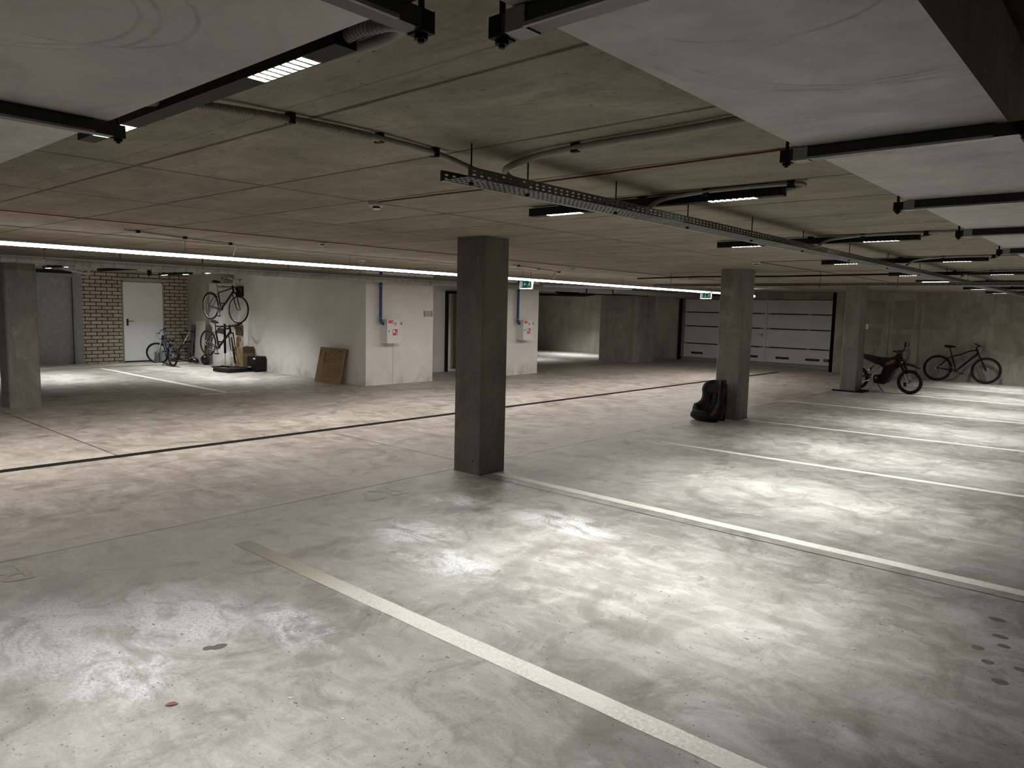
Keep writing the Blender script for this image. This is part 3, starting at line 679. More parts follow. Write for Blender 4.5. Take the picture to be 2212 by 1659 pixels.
# angled branch of tray over the far passage
o = MB()
for k in range(2): o.box((-.15+k*.29, 0, 0), (-.14+k*.29, 2.2, .05))
for k in range(22): o.box((-.14, k*.1, 0), (.14, k*.1+.03, .003))
for k in (.3, 1.8): o.tube([(0, k, 0), (0, k, CEIL-2.144)], .004, 6)
o = o.build('cable_tray', M['galv'], loc=(-10.3, 12.6, 2.14)); o.rotation_euler = (0, 0, -.5); tag(o, 'short slanting cable tray branch right of the second hose cabinet', 'cable tray', 'perforated cable trays')
o = MB().tube([(-7.2, 11.6, 2.25), (-6, 11.62, 2.27), (-4.6, 11.6, 2.26), (-3, 11.65, 2.275), (-1.4, 11.6, 2.27), (-.8, 11.6, 2.27)], .013, 8).build('black_cable', M['black']); tag(o, 'thick black cable run above the crossing cable tray', 'cable')

# ------------------------------------------------------------------ round spiral duct and rectangular run
d = thing('spiral_duct', 'long round grey spiral-seam pipe under the ceiling at left', 'duct')
DX, DZ, DR = -11.2, 2.16, .068
path = [(DX, -6.4, DZ), (DX, 9.7, DZ)]
q = MB().tube(path, DR, 20); y = -1.0
while y < 9.6: q.torus((DX, y, DZ), DR, .0035, 'y', 20, 4, 1); y += .17
q.build('duct_pipe', [M['galv'], M['galvd']], d)
MB().loft([[(DX+DR*math.cos(2*PI*k/16), 9.7, DZ+DR*math.sin(2*PI*k/16)) for k in range(16)],
           [(DX+max(-.11, min(.11, .17*math.cos(2*PI*k/16))), 10.05, DZ+max(-.06, min(.05, .09*math.sin(2*PI*k/16)))) for k in range(16)]]).build('transition_piece', M['galv'], d)
for y in (2.1, 4.2, 5.4, 6.9, 8.4):
    MB().tube([(DX, y, DZ+DR), (DX, y, CEIL)], .006, 6).box((DX-.09, y-.012, DZ+DR), (DX+.09, y+.012, DZ+DR+.01)).build('hanger', M['black'], d)
d = thing('flat_duct', 'low grey rectangular duct continuing from the round pipe to the far wall', 'duct')
for a, b2, z0, z1 in ((10.05, 12.9, 2.10, 2.22), (12.92, 15.4, 2.11, 2.23), (15.45, 16.6, 2.10, 2.21), (16.65, 21.5, 2.12, 2.22)):
    MB().box((DX-.12, a, z0), (DX+.12, b2, z1)).box((DX-.135, a, z0-.012), (DX+.135, a+.03, z1+.01), 1).build('duct_section', [M['greyl'], M['grey']], d)
# odd bracket plate and box on the pipe
o = MB()
for i in range(5):
    o.box((-.16+i*.075, 0, -.14), (-.145+i*.075, .006, .14))
for i in range(6): o.box((-.165, 0, -.14+i*.052), (.165, .006, -.118+i*.052))
o.tube([(0, .003, .1), (-.04, .003, .24)], .005, 6); o = o.build('perforated_plate', M['galv'], loc=(-10.9, 3.55, 2.13)); o.rotation_euler = (0, math.radians(12), math.radians(62)); tag(o, 'perforated metal plate hooked over the round pipe at left', 'metal plate')
o = MB().box((-.03, -.03, -.12), (.03, -.015, .12)).box((-.03, .015, -.12), (.03, .03, .12)).box((-.03, -.03, -.12), (-.02, .03, .12)).build('angled_bracket', M['black'], loc=(-12.55, 5.15, 2.18)); o.rotation_euler = (math.radians(25), 0, math.radians(60)); tag(o, 'black slanting bracket at the end of the left luminaire under the pipe', 'bracket')
# waste pipe beyond the second white wall
o = MB().tube([(-13.8, 15.0, 2.06), (-12.0, 16.6, 2.06), (-11.9, 16.9, 2.1), (-11.85, 17.1, 2.2)], .035, 10).tube([(-14, 18, 2.16), (-12.2, 19.5, 2.16), (-12, 20, 2.16)], .03, 8).tube([(-12.2, 16.4, 2.06), (-12.2, 16.4, CEIL-.004)], .006, 6).tube([(-13, 18.9, 2.16), (-13, 18.9, CEIL-.004)], .006, 6).build('waste_pipe', M['black']); tag(o, 'black waste pipe under the ceiling beside the second hose cabinet wall', 'pipe')

# ------------------------------------------------------------------ conduits on ceiling
def smooth(pts, n=6):
    P = [Vector(p) for p in pts]; out = []
    P = [P[0]*2-P[1]]+P+[P[-1]*2-P[-2]]
    for i in range(1, len(P)-2):
        for k in range(n):
            t = k/n; a, b2, c, e = P[i-1], P[i], P[i+1], P[i+2]
            out.append(.5*((2*b2)+(-a+c)*t+(2*a-5*b2+4*c-e)*t*t+(-a+3*b2-3*c+e)*t**3))
    out.append(P[-2]); return [tuple(v) for v in out]
def conduit(label, pts, r, clips, grp='grey conduits on the ceiling', ribs=None):
    d = thing('conduit', label, 'conduit', group=grp)
    S = smooth(pts); MB().tube(S, r, 10).build('conduit_pipe', M['conduit'], d)
    if ribs:
        q = MB(); n = int(ribs/.011); L = [Vector(p) for p in S]; acc = 0; i = 0
        cum = [0]
        for k in range(1, len(L)): cum.append(cum[-1]+(L[k]-L[k-1]).length)
        for k in range(n):
            t = k*.011
            while i < len(cum)-2 and cum[i+1] < t: i += 1
            if t > cum[-1]: break
            p = L[i].lerp(L[i+1], (t-cum[i])/max(1e-6, cum[i+1]-cum[i])); dv = (L[i+1]-L[i]).normalized()
            q.tube([p-dv*.0022, p+dv*.0022], r+.0018, 10)
        q.build('corrugation', M['conduit'], d)
    for (x, y) in clips: MB().box((x-.018, y-.011, CEIL-.04), (x+.018, y+.011, CEIL-.001)).build('pipe_clip', M['black'], d)
    return d
conduit('ribbed grey conduit hanging from the near luminaire to the end of the cable tray', [(-2.66, 1.0, 2.30), (-2.5, 1.14, 2.305), (-2.43, 1.5, 2.315), (-2.40, 1.9, 2.315), (-2.43, 2.24, 2.315), (-2.38, 2.42, 2.27), (-2.27, 2.6, 2.21)], .014, [(-2.43, 1.51), (-2.41, 1.9), (-2.43, 2.22)], ribs=.95)
conduit('smooth grey conduit curving from the cable tray towards the right duct', [(-2.30, 2.68, 2.22), (-2.36, 2.60, 2.29), (-2.15, 2.52, 2.31), (-1.86, 2.49, 2.318), (-1.4, 2.48, 2.318), (-1.1, 2.46, 2.318), (-.6, 2.45, 2.318)], .015, [(-1.87, 2.49)])
conduit('ribbed grey conduit end looping out of the near luminaire', [(-1.62, 1.13, 2.30), (-1.50, 1.12, 2.305), (-1.42, 1.15, 2.31), (-1.44, 1.20, 2.318), (-1.6, 1.22, 2.32), (-2.1, 1.19, 2.32), (-2.6, 1.16, 2.32)], .015, [(-1.40, 1.1)], ribs=.2)
for i, (x, y) in enumerate(ys[1:5]):
    conduit('grey conduit lying along the %s black luminaire' % ('second', 'third', 'fourth', 'fifth')[i],
            [(x+.1, y-.12, 2.24), (x+.2, y-.08, 2.30), (x+.5, y-.06, 2.325), (x+.9, y-.055, 2.325), (x+.98, y-.03, 2.315), (x+.88, y, 2.30)], .012, [(x+.45, y-.06), (x+.92, y-.055)])
    if i: MB().tube([(x+.92, y-.055, 2.326), (-.80, y-.03, 2.326)], .011, 8).build('conduit_pipe', M['conduit'], [o for o in bpy.data.objects if o.name.startswith('conduit') and o.parent is None][-1])
# red cables
def redcable(label, pts, grp='thin red alarm cables'):
    q = MB(); S = []
    for i in range(len(pts)-1):
        for k in range(10):
            t = k/10; a, b2 = Vector(pts[i]), Vector(pts[i+1]); v = a.lerp(b2, t); S.append((v.x+random.uniform(-.006, .006), v.y+random.uniform(-.006, .006), v.z))
    S.append(pts[-1]); o = q.tube(S, .004, 6).build('red_cable', M['wred']); tag(o, label, 'cable', grp)
zc = CEIL-.005
redcable('long thin red cable running along the aisle ceiling', [(-6.97, -4, zc), (-6.97, 1.7, zc), (-6.97, 7, zc), (-7.0, 13, zc), (-7.0, 20, zc)])
redcable('thin red cable from the nearest smoke detector to the right duct', [(-3.99, 3.12, zc), (-2.5, 3.13, zc), (-1.2, 3.08, zc), (-.5, 3.05, zc)])
redcable('thin red cable from the detector beside the child seat pillar to the right', [(-4.03, 9.4, zc), (-2, 9.42, zc), (.5, 9.4, zc)])
redcable('thin red cable from that detector towards the back wall', [(-4.03, 9.4, zc), (-4.0, 13, zc), (-4.0, 17.5, zc)])
# detectors
dp = thing('smoke_detector', 'x', 'smoke detector')
MB().cyl((0, 0, -.022), .052, .022, 'z', 28).tube([(0, 0, -.030), (0, 0, -.022)], [.045, .052], 28).build('base', M['smoke'], dp)
MB().cyl((0, 0, -.043), .024, .014, 'z', 20).build('sensor_gap', M['black'], dp)
MB().tube([(0, 0, -.05), (0, 0, -.043)], [.022, .028], 20).cyl((.02, .0, -.045), .004, .016, 'z', 6).build('sensor_cap', M['whitem'], dp)
for i, (x, y, n) in enumerate(((-4.0, 3.13, 'nearest white smoke detector, beside the cable tray'), (-7.02, 4.75, 'white smoke detector on the red cable left of the middle pillar'), (-7.17, 9.57, 'white smoke detector right of the middle pillar'),
                   (-7.03, 13.26, 'white smoke detector between the middle and child seat pillars'), (-4.03, 9.40, 'white smoke detector just above the child seat pillar'), (-9.3, 7.0, 'white smoke detector beyond the LED line'))):
    if i == 0: dp.location = (x, y, CEIL); dp['label'] = n; dp['group'] = 'smoke detectors'
    else: dup(dp, (x, y, CEIL), n, 'smoke detectors')

# ------------------------------------------------------------------ exit signs
def exitsign(x, y, z, arrow, label, w=.26, h=.13):
    d = thing('exit_sign', label, 'exit sign', (x, y, z), group='green exit signs')
    MB().box((-w/2-.02, 0, -.02), (w/2+.02, .03, h+.03)).build('sign_case', M['whitem'], d)
    MB().box((-w/2, -.003, 0), (w/2, 0, h)).build('sign_panel', M['signgreen'], d)
    q = MB().box((-w/2+.012, -.006, .012), (-w/2+.05, -.003, h-.012))
    def fl(pts): q.add([(a, -.0055, b2) for a, b2 in pts], [tuple(range(len(pts)))])
    if arrow == 'left':
        q.box((-.045, -.006, h/2-.006), (.02, -.003, h/2+.006)); fl([(-.055, h/2), (-.025, h/2+.032), (-.015, h/2+.024), (-.037, h/2), (-.015, h/2-.024), (-.025, h/2-.032)])
    else:
        q.box((-.021, -.006, .03), (-.009, -.003, h-.025)); fl([(-.015, .018), (.017, .05), (.009, .058), (-.015, .035), (-.039, .058), (-.047, .05)])
    # running figure
    q.cyl((.093, -.006, h-.027), .011, .003, 'y', 12)
    q.tube([(.085, -.0045, h-.042), (.075, -.0045, .055)], .009, 6)
    q.tube([(.075, -.0045, .055), (.055, -.0045, .045), (.045, -.0045, .02)], .006, 6); q.tube([(.075, -.0045, .055), (.098, -.0045, .04), (.095, -.0045, .015)], .006, 6)
    q.tube([(.083, -.0045, h-.045), (.058, -.0045, .075)], .005, 6); q.tube([(.085, -.0045, h-.045), (.108, -.0045, .07)], .005, 6)
    q.build('pictogram', M['signglow'], d)
    MB().tube([(-.1, .015, h+.03), (-.1, .015, CEIL-z)], .003, 6).tube([(.1, .015, h+.03), (.1, .015, CEIL-z)], .003, 6).build('hanging_wire', M['black'], d)
exitsign(-8.64, 10.15, 2.03, 'left', 'green exit sign with left arrow hung under the LED line')
exitsign(-8.55, 17.0, 2.025, 'down', 'green exit sign with down arrow left of the child seat pillar')
o = MB().ell((0, 0, 0), (.16, .16, .05)).tube([(0, 0, .03), (0, 0, CEIL-2.14)], .02, 8).build('round_lamp', M['bulb'], loc=(-8.45, 19.35, 2.14)); tag(o, 'bright round lamp just right of the child seat pillar top', 'ceiling light')
d = thing('box_luminaire', 'bright white glowing box luminaire by the crossing cable tray', 'ceiling light', (-2.64, 13.2, 2.2))
MB().box((-.02-.33, -.03, .03), (.28, .05, .06)).build('housing', M['black'], d); MB().rbox((-.25, -.04, -.005), (.28, .06, .03), .01, 'x').build('diffuser', M['bulb'], d)

# ------------------------------------------------------------------ hose cabinets, blue pipes, notice
def cabinet(y, label):
    d = thing('hose_cabinet', label, 'fire hose cabinet', (-12.08 if y < 11.5 else -12.0, y, .88), group='white fire hose cabinets')
    W, HH, D = .40, .49, .23
    MB().box((0, 0, 0), (D-.01, W, HH)).build('cabinet_body', M['whitem'], d)
    dr_ = MB().box((D-.01, 0, 0), (D+.008, W, HH)).build('cabinet_door', M['whitem'], d)
    x = D+.008
    MB().box((x, .03, HH-.075), (x+.002, .16, HH-.018)).build('red_plate', M['red'], dr_)
    MB().box((x+.002, .105, HH-.055), (x+.003, .145, HH-.04)).add([(x+.003, .145, HH-.062), (x+.003, .155, HH-.0475), (x+.003, .145, HH-.033)], [(0, 1, 2)]).box((x+.002, .045, HH-.052), (x+.003, .075, HH-.044)).build('arrow_mark', M['whitem'], dr_)
    MB().torus((x, .215, HH-.085), .029, .006, 'x', 24, 6).box((x, .212, HH-.105), (x+.004, .219, HH-.065)).build('lock_ring', M['grey'], dr_)
    MB().box((x, .345, HH-.11), (x+.002, .395, HH-.055)).build('red_plate', M['red'], dr_)
    MB().box((x+.002, .36, HH-.1), (x+.003, .372, HH-.065)).box((x+.002, .365, HH-.075), (x+.003, .385, HH-.067)).build('symbol_mark', M['whitem'], dr_)
    MB().box((x, .31, HH-.035), (x+.001, .34, HH-.025)).box((x, .37, HH-.037), (x+.001, .385, HH-.022)).build('small_print', M['grey'], dr_)
    MB().cyl((x, .045, .25), .013, .006, 'x', 14).build('key_lock', M['black'], dr_)
    MB().box((x, .145, .165), (x+.002, .27, .29)).build('hose_sign', M['red'], dr_)
    q = MB().box((x+.002, .157, .21), (x+.003, .20, .28)).box((x+.002, .20, .235), (x+.003, .215, .25)).box((x+.002, .157, .178), (x+.003, .163, .21))
    for k in range(4): q.cyl((x+.002, .245-.006*(k % 2), .182+k*.018), .011, .001, 'x', 10)
    q.build('hose_symbol', M['whitem'], dr_)
    return d
cabinet(9.56, 'white fire hose cabinet on the white wall left of the middle pillar')
cabinet(13.76, 'white fire hose cabinet on the white wall right of the middle pillar')
for y, xw, lb in ((9.50, -12.08, 'blue water pipe bending into the hose cabinet left of the middle pillar'), (13.70, -12.0, 'blue water pipe bending into the hose cabinet right of the middle pillar')):
    d = thing('water_pipe', lb, 'pipe', group='blue water pipes'); x = xw+.1
    MB().tube(smooth([(x, y, CEIL), (x, y, 1.6), (x, y, 1.37), (x+.005, y+.02, 1.31), (x+.01, y+.06, 1.28), (x+.01, y+.12, 1.275)], 5), .033, 14).build('pipe_run', M['blue'], d)
    MB().torus((x, y, 1.39), .034, .005, 'z', 18, 5).box((x-.1, y-.01, 1.385), (x-.03, y+.01, 1.395)).torus((x, y, 2.05), .034, .005, 'z', 18, 5).box((x-.1, y-.01, 2.045), (x-.03, y+.01, 2.055)).build('pipe_clamp', M['silver'], d)
d = thing('wall_notice', 'small white notice with two red edges on the white wall', 'notice', (-12.078, 10.76, 1.43), (0, 0, 0))
MB().box((0, 0, 0), (.003, .25, .13)).build('sheet', M['whiteb'], d)
MB().box((.003, 0, 0), (.005, .022, .13)).build('red_edge', M['red'], d)
MB().box((.003, .228, 0), (.005, .25, .13)).build('red_edge', M['red'], d)
q = MB()
for k in range(4): q.box((.003, .05+.01*(k % 2), .03+k*.022), (.004, .2-.012*(k % 3), .036+k*.022))
q.build('text_lines', M['grey'], d)
o = MB().box((-6.27, 22.37, 1.3), (-6.19, 22.4, 1.45)).build('call_button', M['whitem']); tag(o, 'small white box on the back wall by the far pillar', 'wall box')
exec_parts = True

# ------------------------------------------------------------------ bicycles
def rot_about(p, a, ax, ang):
    """rotate p about line a + t*ax"""
    return Matrix.Rotation(ang, 3, ax) @ (p-a)+a
def wheel(parent, name, c, R, fn, tw=.022, disc=False, tyre='rubber', rim='black', spokes=28):
    w = MB().torus(c, R-tw*2.0, .009, 'y', 40, 6).cyl((c[0], c[1]-.035, c[2]), .018, .07, 'y', 12).xf(fn).build(name, M[rim], parent)
    MB().torus(c, R-tw, tw, 'y', 44, 8).xf(fn).build('tyre', M[tyre], w)
    q = MB()
    for k in range(spokes):
        t = 2*PI*k/spokes; s = .03*(1 if k % 2 else -1)
        q.tube([(c[0]+.018*math.cos(t+.5), c[1]+s, c[2]+.018*math.sin(t+.5)), (c[0]+(R-tw*2)*math.cos(t), c[1], c[2]+(R-tw*2)*math.sin(t))], .0011, 4)
    q.xf(fn).build('spokes', M['spoke'], w)
    if disc:
        q = MB()
        for rr in (.075, .06): q.torus((c[0], c[1]-.04, c[2]), rr, .0035, 'y', 24, 4)
        for k in range(6): t = k*PI/3; q.tube([(c[0], c[1]-.04, c[2]), (c[0]+.07*math.cos(t), c[1]-.04, c[2]+.07*math.sin(t))], .003, 4)
        q.xf(fn).build('brake_disc', M['silver'], w)
def bicycle(label, loc, rot, R=.345, wb=1.10, frame='black', fork='black', tw=.026, steer=0, lean=0, saddle_z=.93, bar_z=1.0, bar='flat', disc=True, curved=True, rim='black', kick=False, fat=.022, susp=False, sc=1, barw=.34, mudguard=False, bag=False, crank=0.6, grp=None):
    d = thing('bicycle', label, 'bicycle', loc, rot, grp)
    I = lambda v: v
    rw = Vector((-wb/2, 0, R)); fw = Vector((wb/2, 0, R))
    k = sc
    bb = Vector((-wb/2+.43*k, 0, R-.05*k)); ax = Vector((-.36, 0, 1)).normalized()
    hb = fw+ax*(R+.10*k)+Vector((-.055*k, 0, 0)); ht = hb+ax*.14*k
    st = bb+Vector((-.13*k, 0, .40*k)); sad = Vector((bb.x-.17*k-.02, 0, saddle_z))
    SA = Matrix.Identity(3)
    fs = lambda v: rot_about(Vector(v), hb, ax, steer)
    fr = MB()
    tt = smooth([st+Vector((0, 0, -.02)), st.lerp(ht, .35)+Vector((0, 0, -.035*k)), st.lerp(ht, .7)+Vector((0, 0, -.01)), ht-ax*.03], 5) if curved else [st, ht-ax*.03]
    fr.tube(tt, fat*.8, 10); fr.tube([bb, hb+ax*.02], [fat*1.05, fat*1.25], 12); fr.tube([bb, st], fat*.85, 10); fr.tube([hb-ax*.01, ht+ax*.01], fat*1.05, 12)
    for s in (-1, 1):
        fr.tube([bb+Vector((0, s*.02, 0)), bb+Vector((-.1*k, s*.045, .01)), rw+Vector((0, s*.06, 0))], fat*.5, 8)
        fr.tube([st+Vector((0, s*.012, -.03)), st+Vector((-.06*k, s*.045, -.05*k)), rw+Vector((0, s*.06, 0))], fat*.42, 8)
    fr.cyl((bb.x, -.035, bb.z), fat*1.2, .07, 'y', 14)
    fr.build('frame', M[frame], d)
    MB().tube([st+Vector((0, 0, -.02)), sad+Vector((0, 0, -.03))], .0135, 10).torus((st.x, 0, st.z), fat, .005, 'z', 14, 5).build('seat_post', M['silver' if frame == 'navy' or mudguard else 'blacks'], d)
    rings = []
    for i, (dx, w, h) in enumerate(((-.14, .02, .02), (-.11, .07, .045), (-.05, .075, .052), (.02, .045, .05), (.08, .03, .04), (.13, .02, .02))):
        rings.append([(sad.x+dx*k**.5, w*math.cos(2*PI*q/12), sad.z+h*math.sin(2*PI*q/12)*.7+(.008 if i < 2 else 0)) for q in range(12)])
    MB().loft(rings).build('saddle', M['blacks'], d)
    fk = MB()
    for s in (-1, 1):
        a = hb+Vector((0, s*.055, 0))-ax*.02; b2 = fw+Vector((0, s*.055, 0))
        if susp: fk.tube([a, a.lerp(b2, .5), a.lerp(b2, .52), b2], [.014, .014, .021, .018], 10)
        else: fk.tube([a, a.lerp(b2, .6), b2], [.014, .013, .009], 10)
    fk.tube([hb+Vector((0, -.06, 0))-ax*.02, hb-ax*.015, hb+Vector((0, .06, 0))-ax*.02], .018, 8)
    fk.tube([hb, ht+ax*.03], .014, 8)
    fk.xf(fs).build('fork', M[fork], d)
    bc = ht+ax*.05*k; bt = Vector((bc.x+.06*k, 0, bar_z))
    hbq = MB().tube([bc-ax*.02, bc, bt], .016, 8)
    W = barw
    if bar == 'flat': hbp = [(bt.x-.03, -W, bt.z+.015), (bt.x, -W*.4, bt.z+.005), (bt.x, 0, bt.z), (bt.x, W*.4, bt.z+.005), (bt.x-.03, W, bt.z+.015)]
    else: hbp = [(bt.x-.13, -W*.9, bt.z+.02), (bt.x-.04, -W*.75, bt.z+.045), (bt.x+.02, -W*.3, bt.z+.03), (bt.x, 0, bt.z), (bt.x+.02, W*.3, bt.z+.03), (bt.x-.04, W*.75, bt.z+.045), (bt.x-.13, W*.9, bt.z+.02)]
    S = smooth(hbp, 5)
    hb_o = hbq.tube(S, .0125, 8).xf(fs).build('handlebar', M['silver' if bar != 'flat' or frame == 'navy' else 'black'], d)
    for s in (0, -1):
        a = Vector(hbp[s]); b2 = Vector(hbp[1 if s == 0 else -2]); e = a.lerp(b2, min(.9, .12/(b2-a).length))
        MB().tube([a, e], .017, 8).xf(fs).build('grip', M['rubber'], hb_o)
        e2 = a.lerp(b2, .95); MB().tube([e2, e2+Vector((.05, 0, -.005)), a.lerp(b2, .35)+Vector((.06, 0, -.015))], .006, 6).xf(fs).build('brake_lever', M['black'], hb_o)
    q = MB()
    for s in (-1, 1): q.tube(smooth([(bt.x, s*W*.5, bt.z), (bt.x+.10, s*.1, bt.z+.0), (bt.x+.10, 0, bt.z-.15*k), (hb.x+.04, s*.03, hb.z)], 4), .0025, 5)
    q.xf(fs).build('brake_cable', M['black'], d)
    wheel(d, 'front_wheel', tuple(fw), R, fs, tw, disc, rim=rim); wheel(d, 'rear_wheel', tuple(rw), R, I, tw, disc, rim=rim)
    cr = MB().torus((bb.x, -.05, bb.z), .075*k, .006, 'y', 28, 6).torus((bb.x, -.05, bb.z), .05*k, .008, 'y', 24, 6)
    ca, cb = bb+Vector((.165*k*math.cos(-crank), -.065, .165*k*math.sin(-crank))), bb+Vector((-.165*k*math.cos(-crank), .065, -.165*k*math.sin(-crank)))
    cr.tube([bb+Vector((0, -.06, 0)), ca], .009, 8).tube([bb+Vector((0, .06, 0)), cb], .009, 8)
    co = cr.build('crankset', M['ring'], d)
    for v, s in ((ca, -1), (cb, 1)): MB().box((v.x-.045, v.y, v.z-.01), (v.x+.045, v.y+s*.09, v.z+.01)).build('pedal', M['blacks'], co)
    q = MB().tube([(bb.x, -.05, bb.z+.075*k), (rw.x, -.045, rw.z+.045)], .004, 4).tube([(bb.x, -.05, bb.z-.075*k), (rw.x+.05, -.045, rw.z-.14*k), (rw.x-.0, -.045, rw.z-.09)], .004, 4)
    q.torus((rw.x, -.045, rw.z), .05, .012, 'y', 20, 6); q.build('chain', M['grey'], d)
    MB().tube([(rw.x, -.055, rw.z), (rw.x+.03, -.06, rw.z-.08), (rw.x+.05, -.05, rw.z-.15*k)], .009, 6).build('derailleur', M['black'], d)
    if kick: MB().tube([bb+Vector((-.05, .03, 0)), bb+Vector((-.16, .17, -bb.z+.012))], .009, 8).build('kickstand', M['black'], d)
    if mudguard:
        q = MB()
        for t0, t1, c, fnc in ((40, 175, rw, I),):
            pts = [(c.x+(R+.015)*math.cos(math.radians(t)), 0, c.z+(R+.015)*math.sin(math.radians(t))) for t in range(t0, t1, 9)]
            q.tube(pts, .012, 6)
        q.build('mudguard', M['black'], d)
    if bag:
        q = MB().rbox((st.x+.08, -.03, st.z-.03), (st.x+.34, .03, st.z+.10), .03, 'y'); q.build('frame_bag', M['fabric'], d)
    return d
bicycle('black hardtail mountain bike leaning against the back wall', (-3.78, 22.1, 0), (math.radians(-9), 0, math.radians(1.5)), wb=1.10, R=.345, tw=.028, saddle_z=.93, bar_z=.98, susp=True, fat=.024, steer=-.05, crank=.5)
bicycle('black city bicycle hung high on the white wall, upper of two', (-17.28, 8.85, 1.17), (0, math.radians(3.5), math.radians(7)), wb=1.13, R=.335, tw=.019, curved=False, bar='rise', disc=False, rim='silver', steer=.14, saddle_z=.95, bar_z=1.03, barw=.30, mudguard=True, fork='black', fat=.020, crank=1.2, grp='bicycles by the white wall')
bicycle('black bicycle hung low on the white wall under the other', (-17.5, 8.85, .22), (0, math.radians(7), math.radians(8)), wb=1.08, R=.33, tw=.019, curved=False, disc=False, rim='black', steer=-.62, saddle_z=.90, bar_z=.90, barw=.30, fat=.024, bag=True, crank=.9, grp='bicycles by the white wall')
bicycle('small navy childs bicycle on its kickstand before the pale steel door', (-19.0, 8.14, 0), (math.radians(4), 0, math.radians(178)), wb=.92, R=.29, tw=.025, frame='navy', fork='chrome', curved=False, disc=False, rim='silver', steer=.95, saddle_z=.66, bar_z=.86, barw=.27, susp=True, fat=.026, sc=.84, kick=True, crank=1.0)

# wall rack, posts and clutter in the left corner
for i, (x, z, lb) in enumerate(((-17.3, 1.99, 'red-brown folding wall rack holding the upper bicycle'), (-17.35, 1.02, 'red-brown folding wall rack holding the lower bicycle'))):
    d = thing('bicycle_rack', lb, 'bicycle rack', (x, 9.3, z), group='folding wall racks')
    for s in (-.12, .12): MB().tube(smooth([(s, 0, -.12), (s, -.06, -.02), (s, -.12, .03), (s, -.5, .03), (s, -.53, .06)], 4), .013, 8).build('rack_arm', M['rusty'], d)
    MB().box((-.17, -.03, -.2), (.17, 0, .06)).build('back_plate', M['cardd' if i else 'black'], d)
d = thing('bicycle_stand', 'black upright post with silver foot behind the lower hung bicycle', 'stand', (-17.78, 9.12, 0))
MB().tube([(0, 0, .35), (0, 0, 1.1)], .03, 10).build('post', M['black'], d); MB().tube([(0, 0, 0), (0, 0, .4)], .014, 8).build('inner_tube', M['silver'], d)
MB().box((-.2, -.02, 0), (.45, .02, .03)).box((-.02, -.35, 0), (.02, .1, .03)).build('foot', M['black'], d)
o = MB().box((-.012, -.04, 0), (.012, .04, .42)).box((-.012, .03, .3), (.012, .09, .4)).build('wooden_slat', M['wood'], loc=(-17.28, 9.2, .38)); o.rotation_euler = (math.radians(4), math.radians(8), 0); tag(o, 'pale wooden slat hanging behind the lower bicycle wheel', 'wood piece')
o = MB().box((0, 0, 0), (.17, .02, .99)).build('leaning_board', M['sheet'], loc=(-19.68, 9.05, .035)); o.rotation_euler = (math.radians(-6), 0, 0); tag(o, 'narrow dark grey board leaning in the corner by the bricks', 'board')
o = MB().box((0, 0, 0), (.52, .02, 1.1)).build('leaning_board', M['whiteb'], loc=(-19.45, 9.10, .035)); o.rotation_euler = (math.radians(-4), 0, 0); tag(o, 'broad off-white board leaning beside the dark grey board', 'board')
o = MB().box((0, 0, 0), (.12, .03, 1.05)).build('leaning_board', M['cardd'], loc=(-18.9, 9.14, 0)); o.rotation_euler = (math.radians(-4), 0, 0); tag(o, 'narrow brown plank leaning beside the off-white board', 'board')
# scooter
d = thing('kick_scooter', 'childs kick scooter with black handlebar against the brick wall', 'scooter', (-19.45, 8.62, .035), (math.radians(-14), 0, math.radians(8)))
MB().rbox((-.05, -.0, .075), (.05, .5, .10), .01, 'y').build('deck', M['navy'], d)
MB().tube([(0, .02, .09), (0, -.04, .2), (0, .08, .5)], .016, 8).tube([(0, .08, .5), (0, .2, .88)], .011, 8, 1).build('stem', [M['blacks'], M['silver']], d)
h = MB().tube(smooth([(-.17, .2, .9), (-.06, .2, .88), (0, .2, .88), (.06, .2, .88), (.17, .22, .86)], 4), .011, 8).build('handlebar', M['black'], d)
for s in (-1, 1): MB().tube([(s*.10, .2, .885), (s*.19, .21, .885)], .016, 8).build('grip', M['rubber'], h)
for y in (-.04, .5): MB().torus((0, y, .06), .045, .018, 'x', 22, 8).cyl((-.012, y, .06), .035, .024, 'x', 12).build('wheel', M['rubber'], d)
# folding frame behind scooter (push bike frame)
d = thing('balance_bicycle', 'small dark push bicycle frame leaning behind the scooter', 'bicycle', (-19.62, 8.86, .035), (math.radians(-6), 0, math.radians(75)))
MB().tube([(-.2, 0, .16), (.05, 0, .5), (.28, 0, .55)], .018, 8).tube([(.05, 0, .5), (.02, 0, .7)], .014, 8).tube([(.28, 0, .55), (.33, 0, .16)], .014, 8).build('frame', M['black'], d)
MB().torus((-.2, 0, .15), .125, .022, 'y', 28, 8).build('wheel', M['rubber'], d); MB().torus((.33, 0, .15), .125, .022, 'y', 28, 8).build('wheel', M['rubber'], d)
MB().rbox((-.06, -.04, .7), (.12, .04, .74), .015, 'y').build('saddle', M['blacks'], d)
# helmets
d = thing('bicycle_helmet', 'black vented bicycle helmet with pale spots on the kerb', 'helmet', (-19.12, 8.93, .035), (0, 0, .6))
MB().ell((0, 0, .02), (.15, .10, .12), 18, 10, zmin=-.15).build('shell', M['blackg'], d)
q = MB()
for i in range(3):
    for j in range(3): q.ell((-.07+.065*i, -.05+.045*j, .138-.02*abs(i-1)-.018*abs(j-1)), (.02, .008, .008), 8, 5)
q.build('vent', M['whitem'], d)
d = thing('ball_helmet', 'round glossy black helmet at the foot of the off-white board', 'helmet', (-18.66, 9.03, 0.0))
MB().ell((0, 0, .135), (.135, .12, .135), 20, 12, zmin=-.92).build('shell', M['blackg'], d); MB().tube([(.02, -.12, .12), (-.12, -.04, .12)], .008, 6).build('trim_band', M['grey'], d)
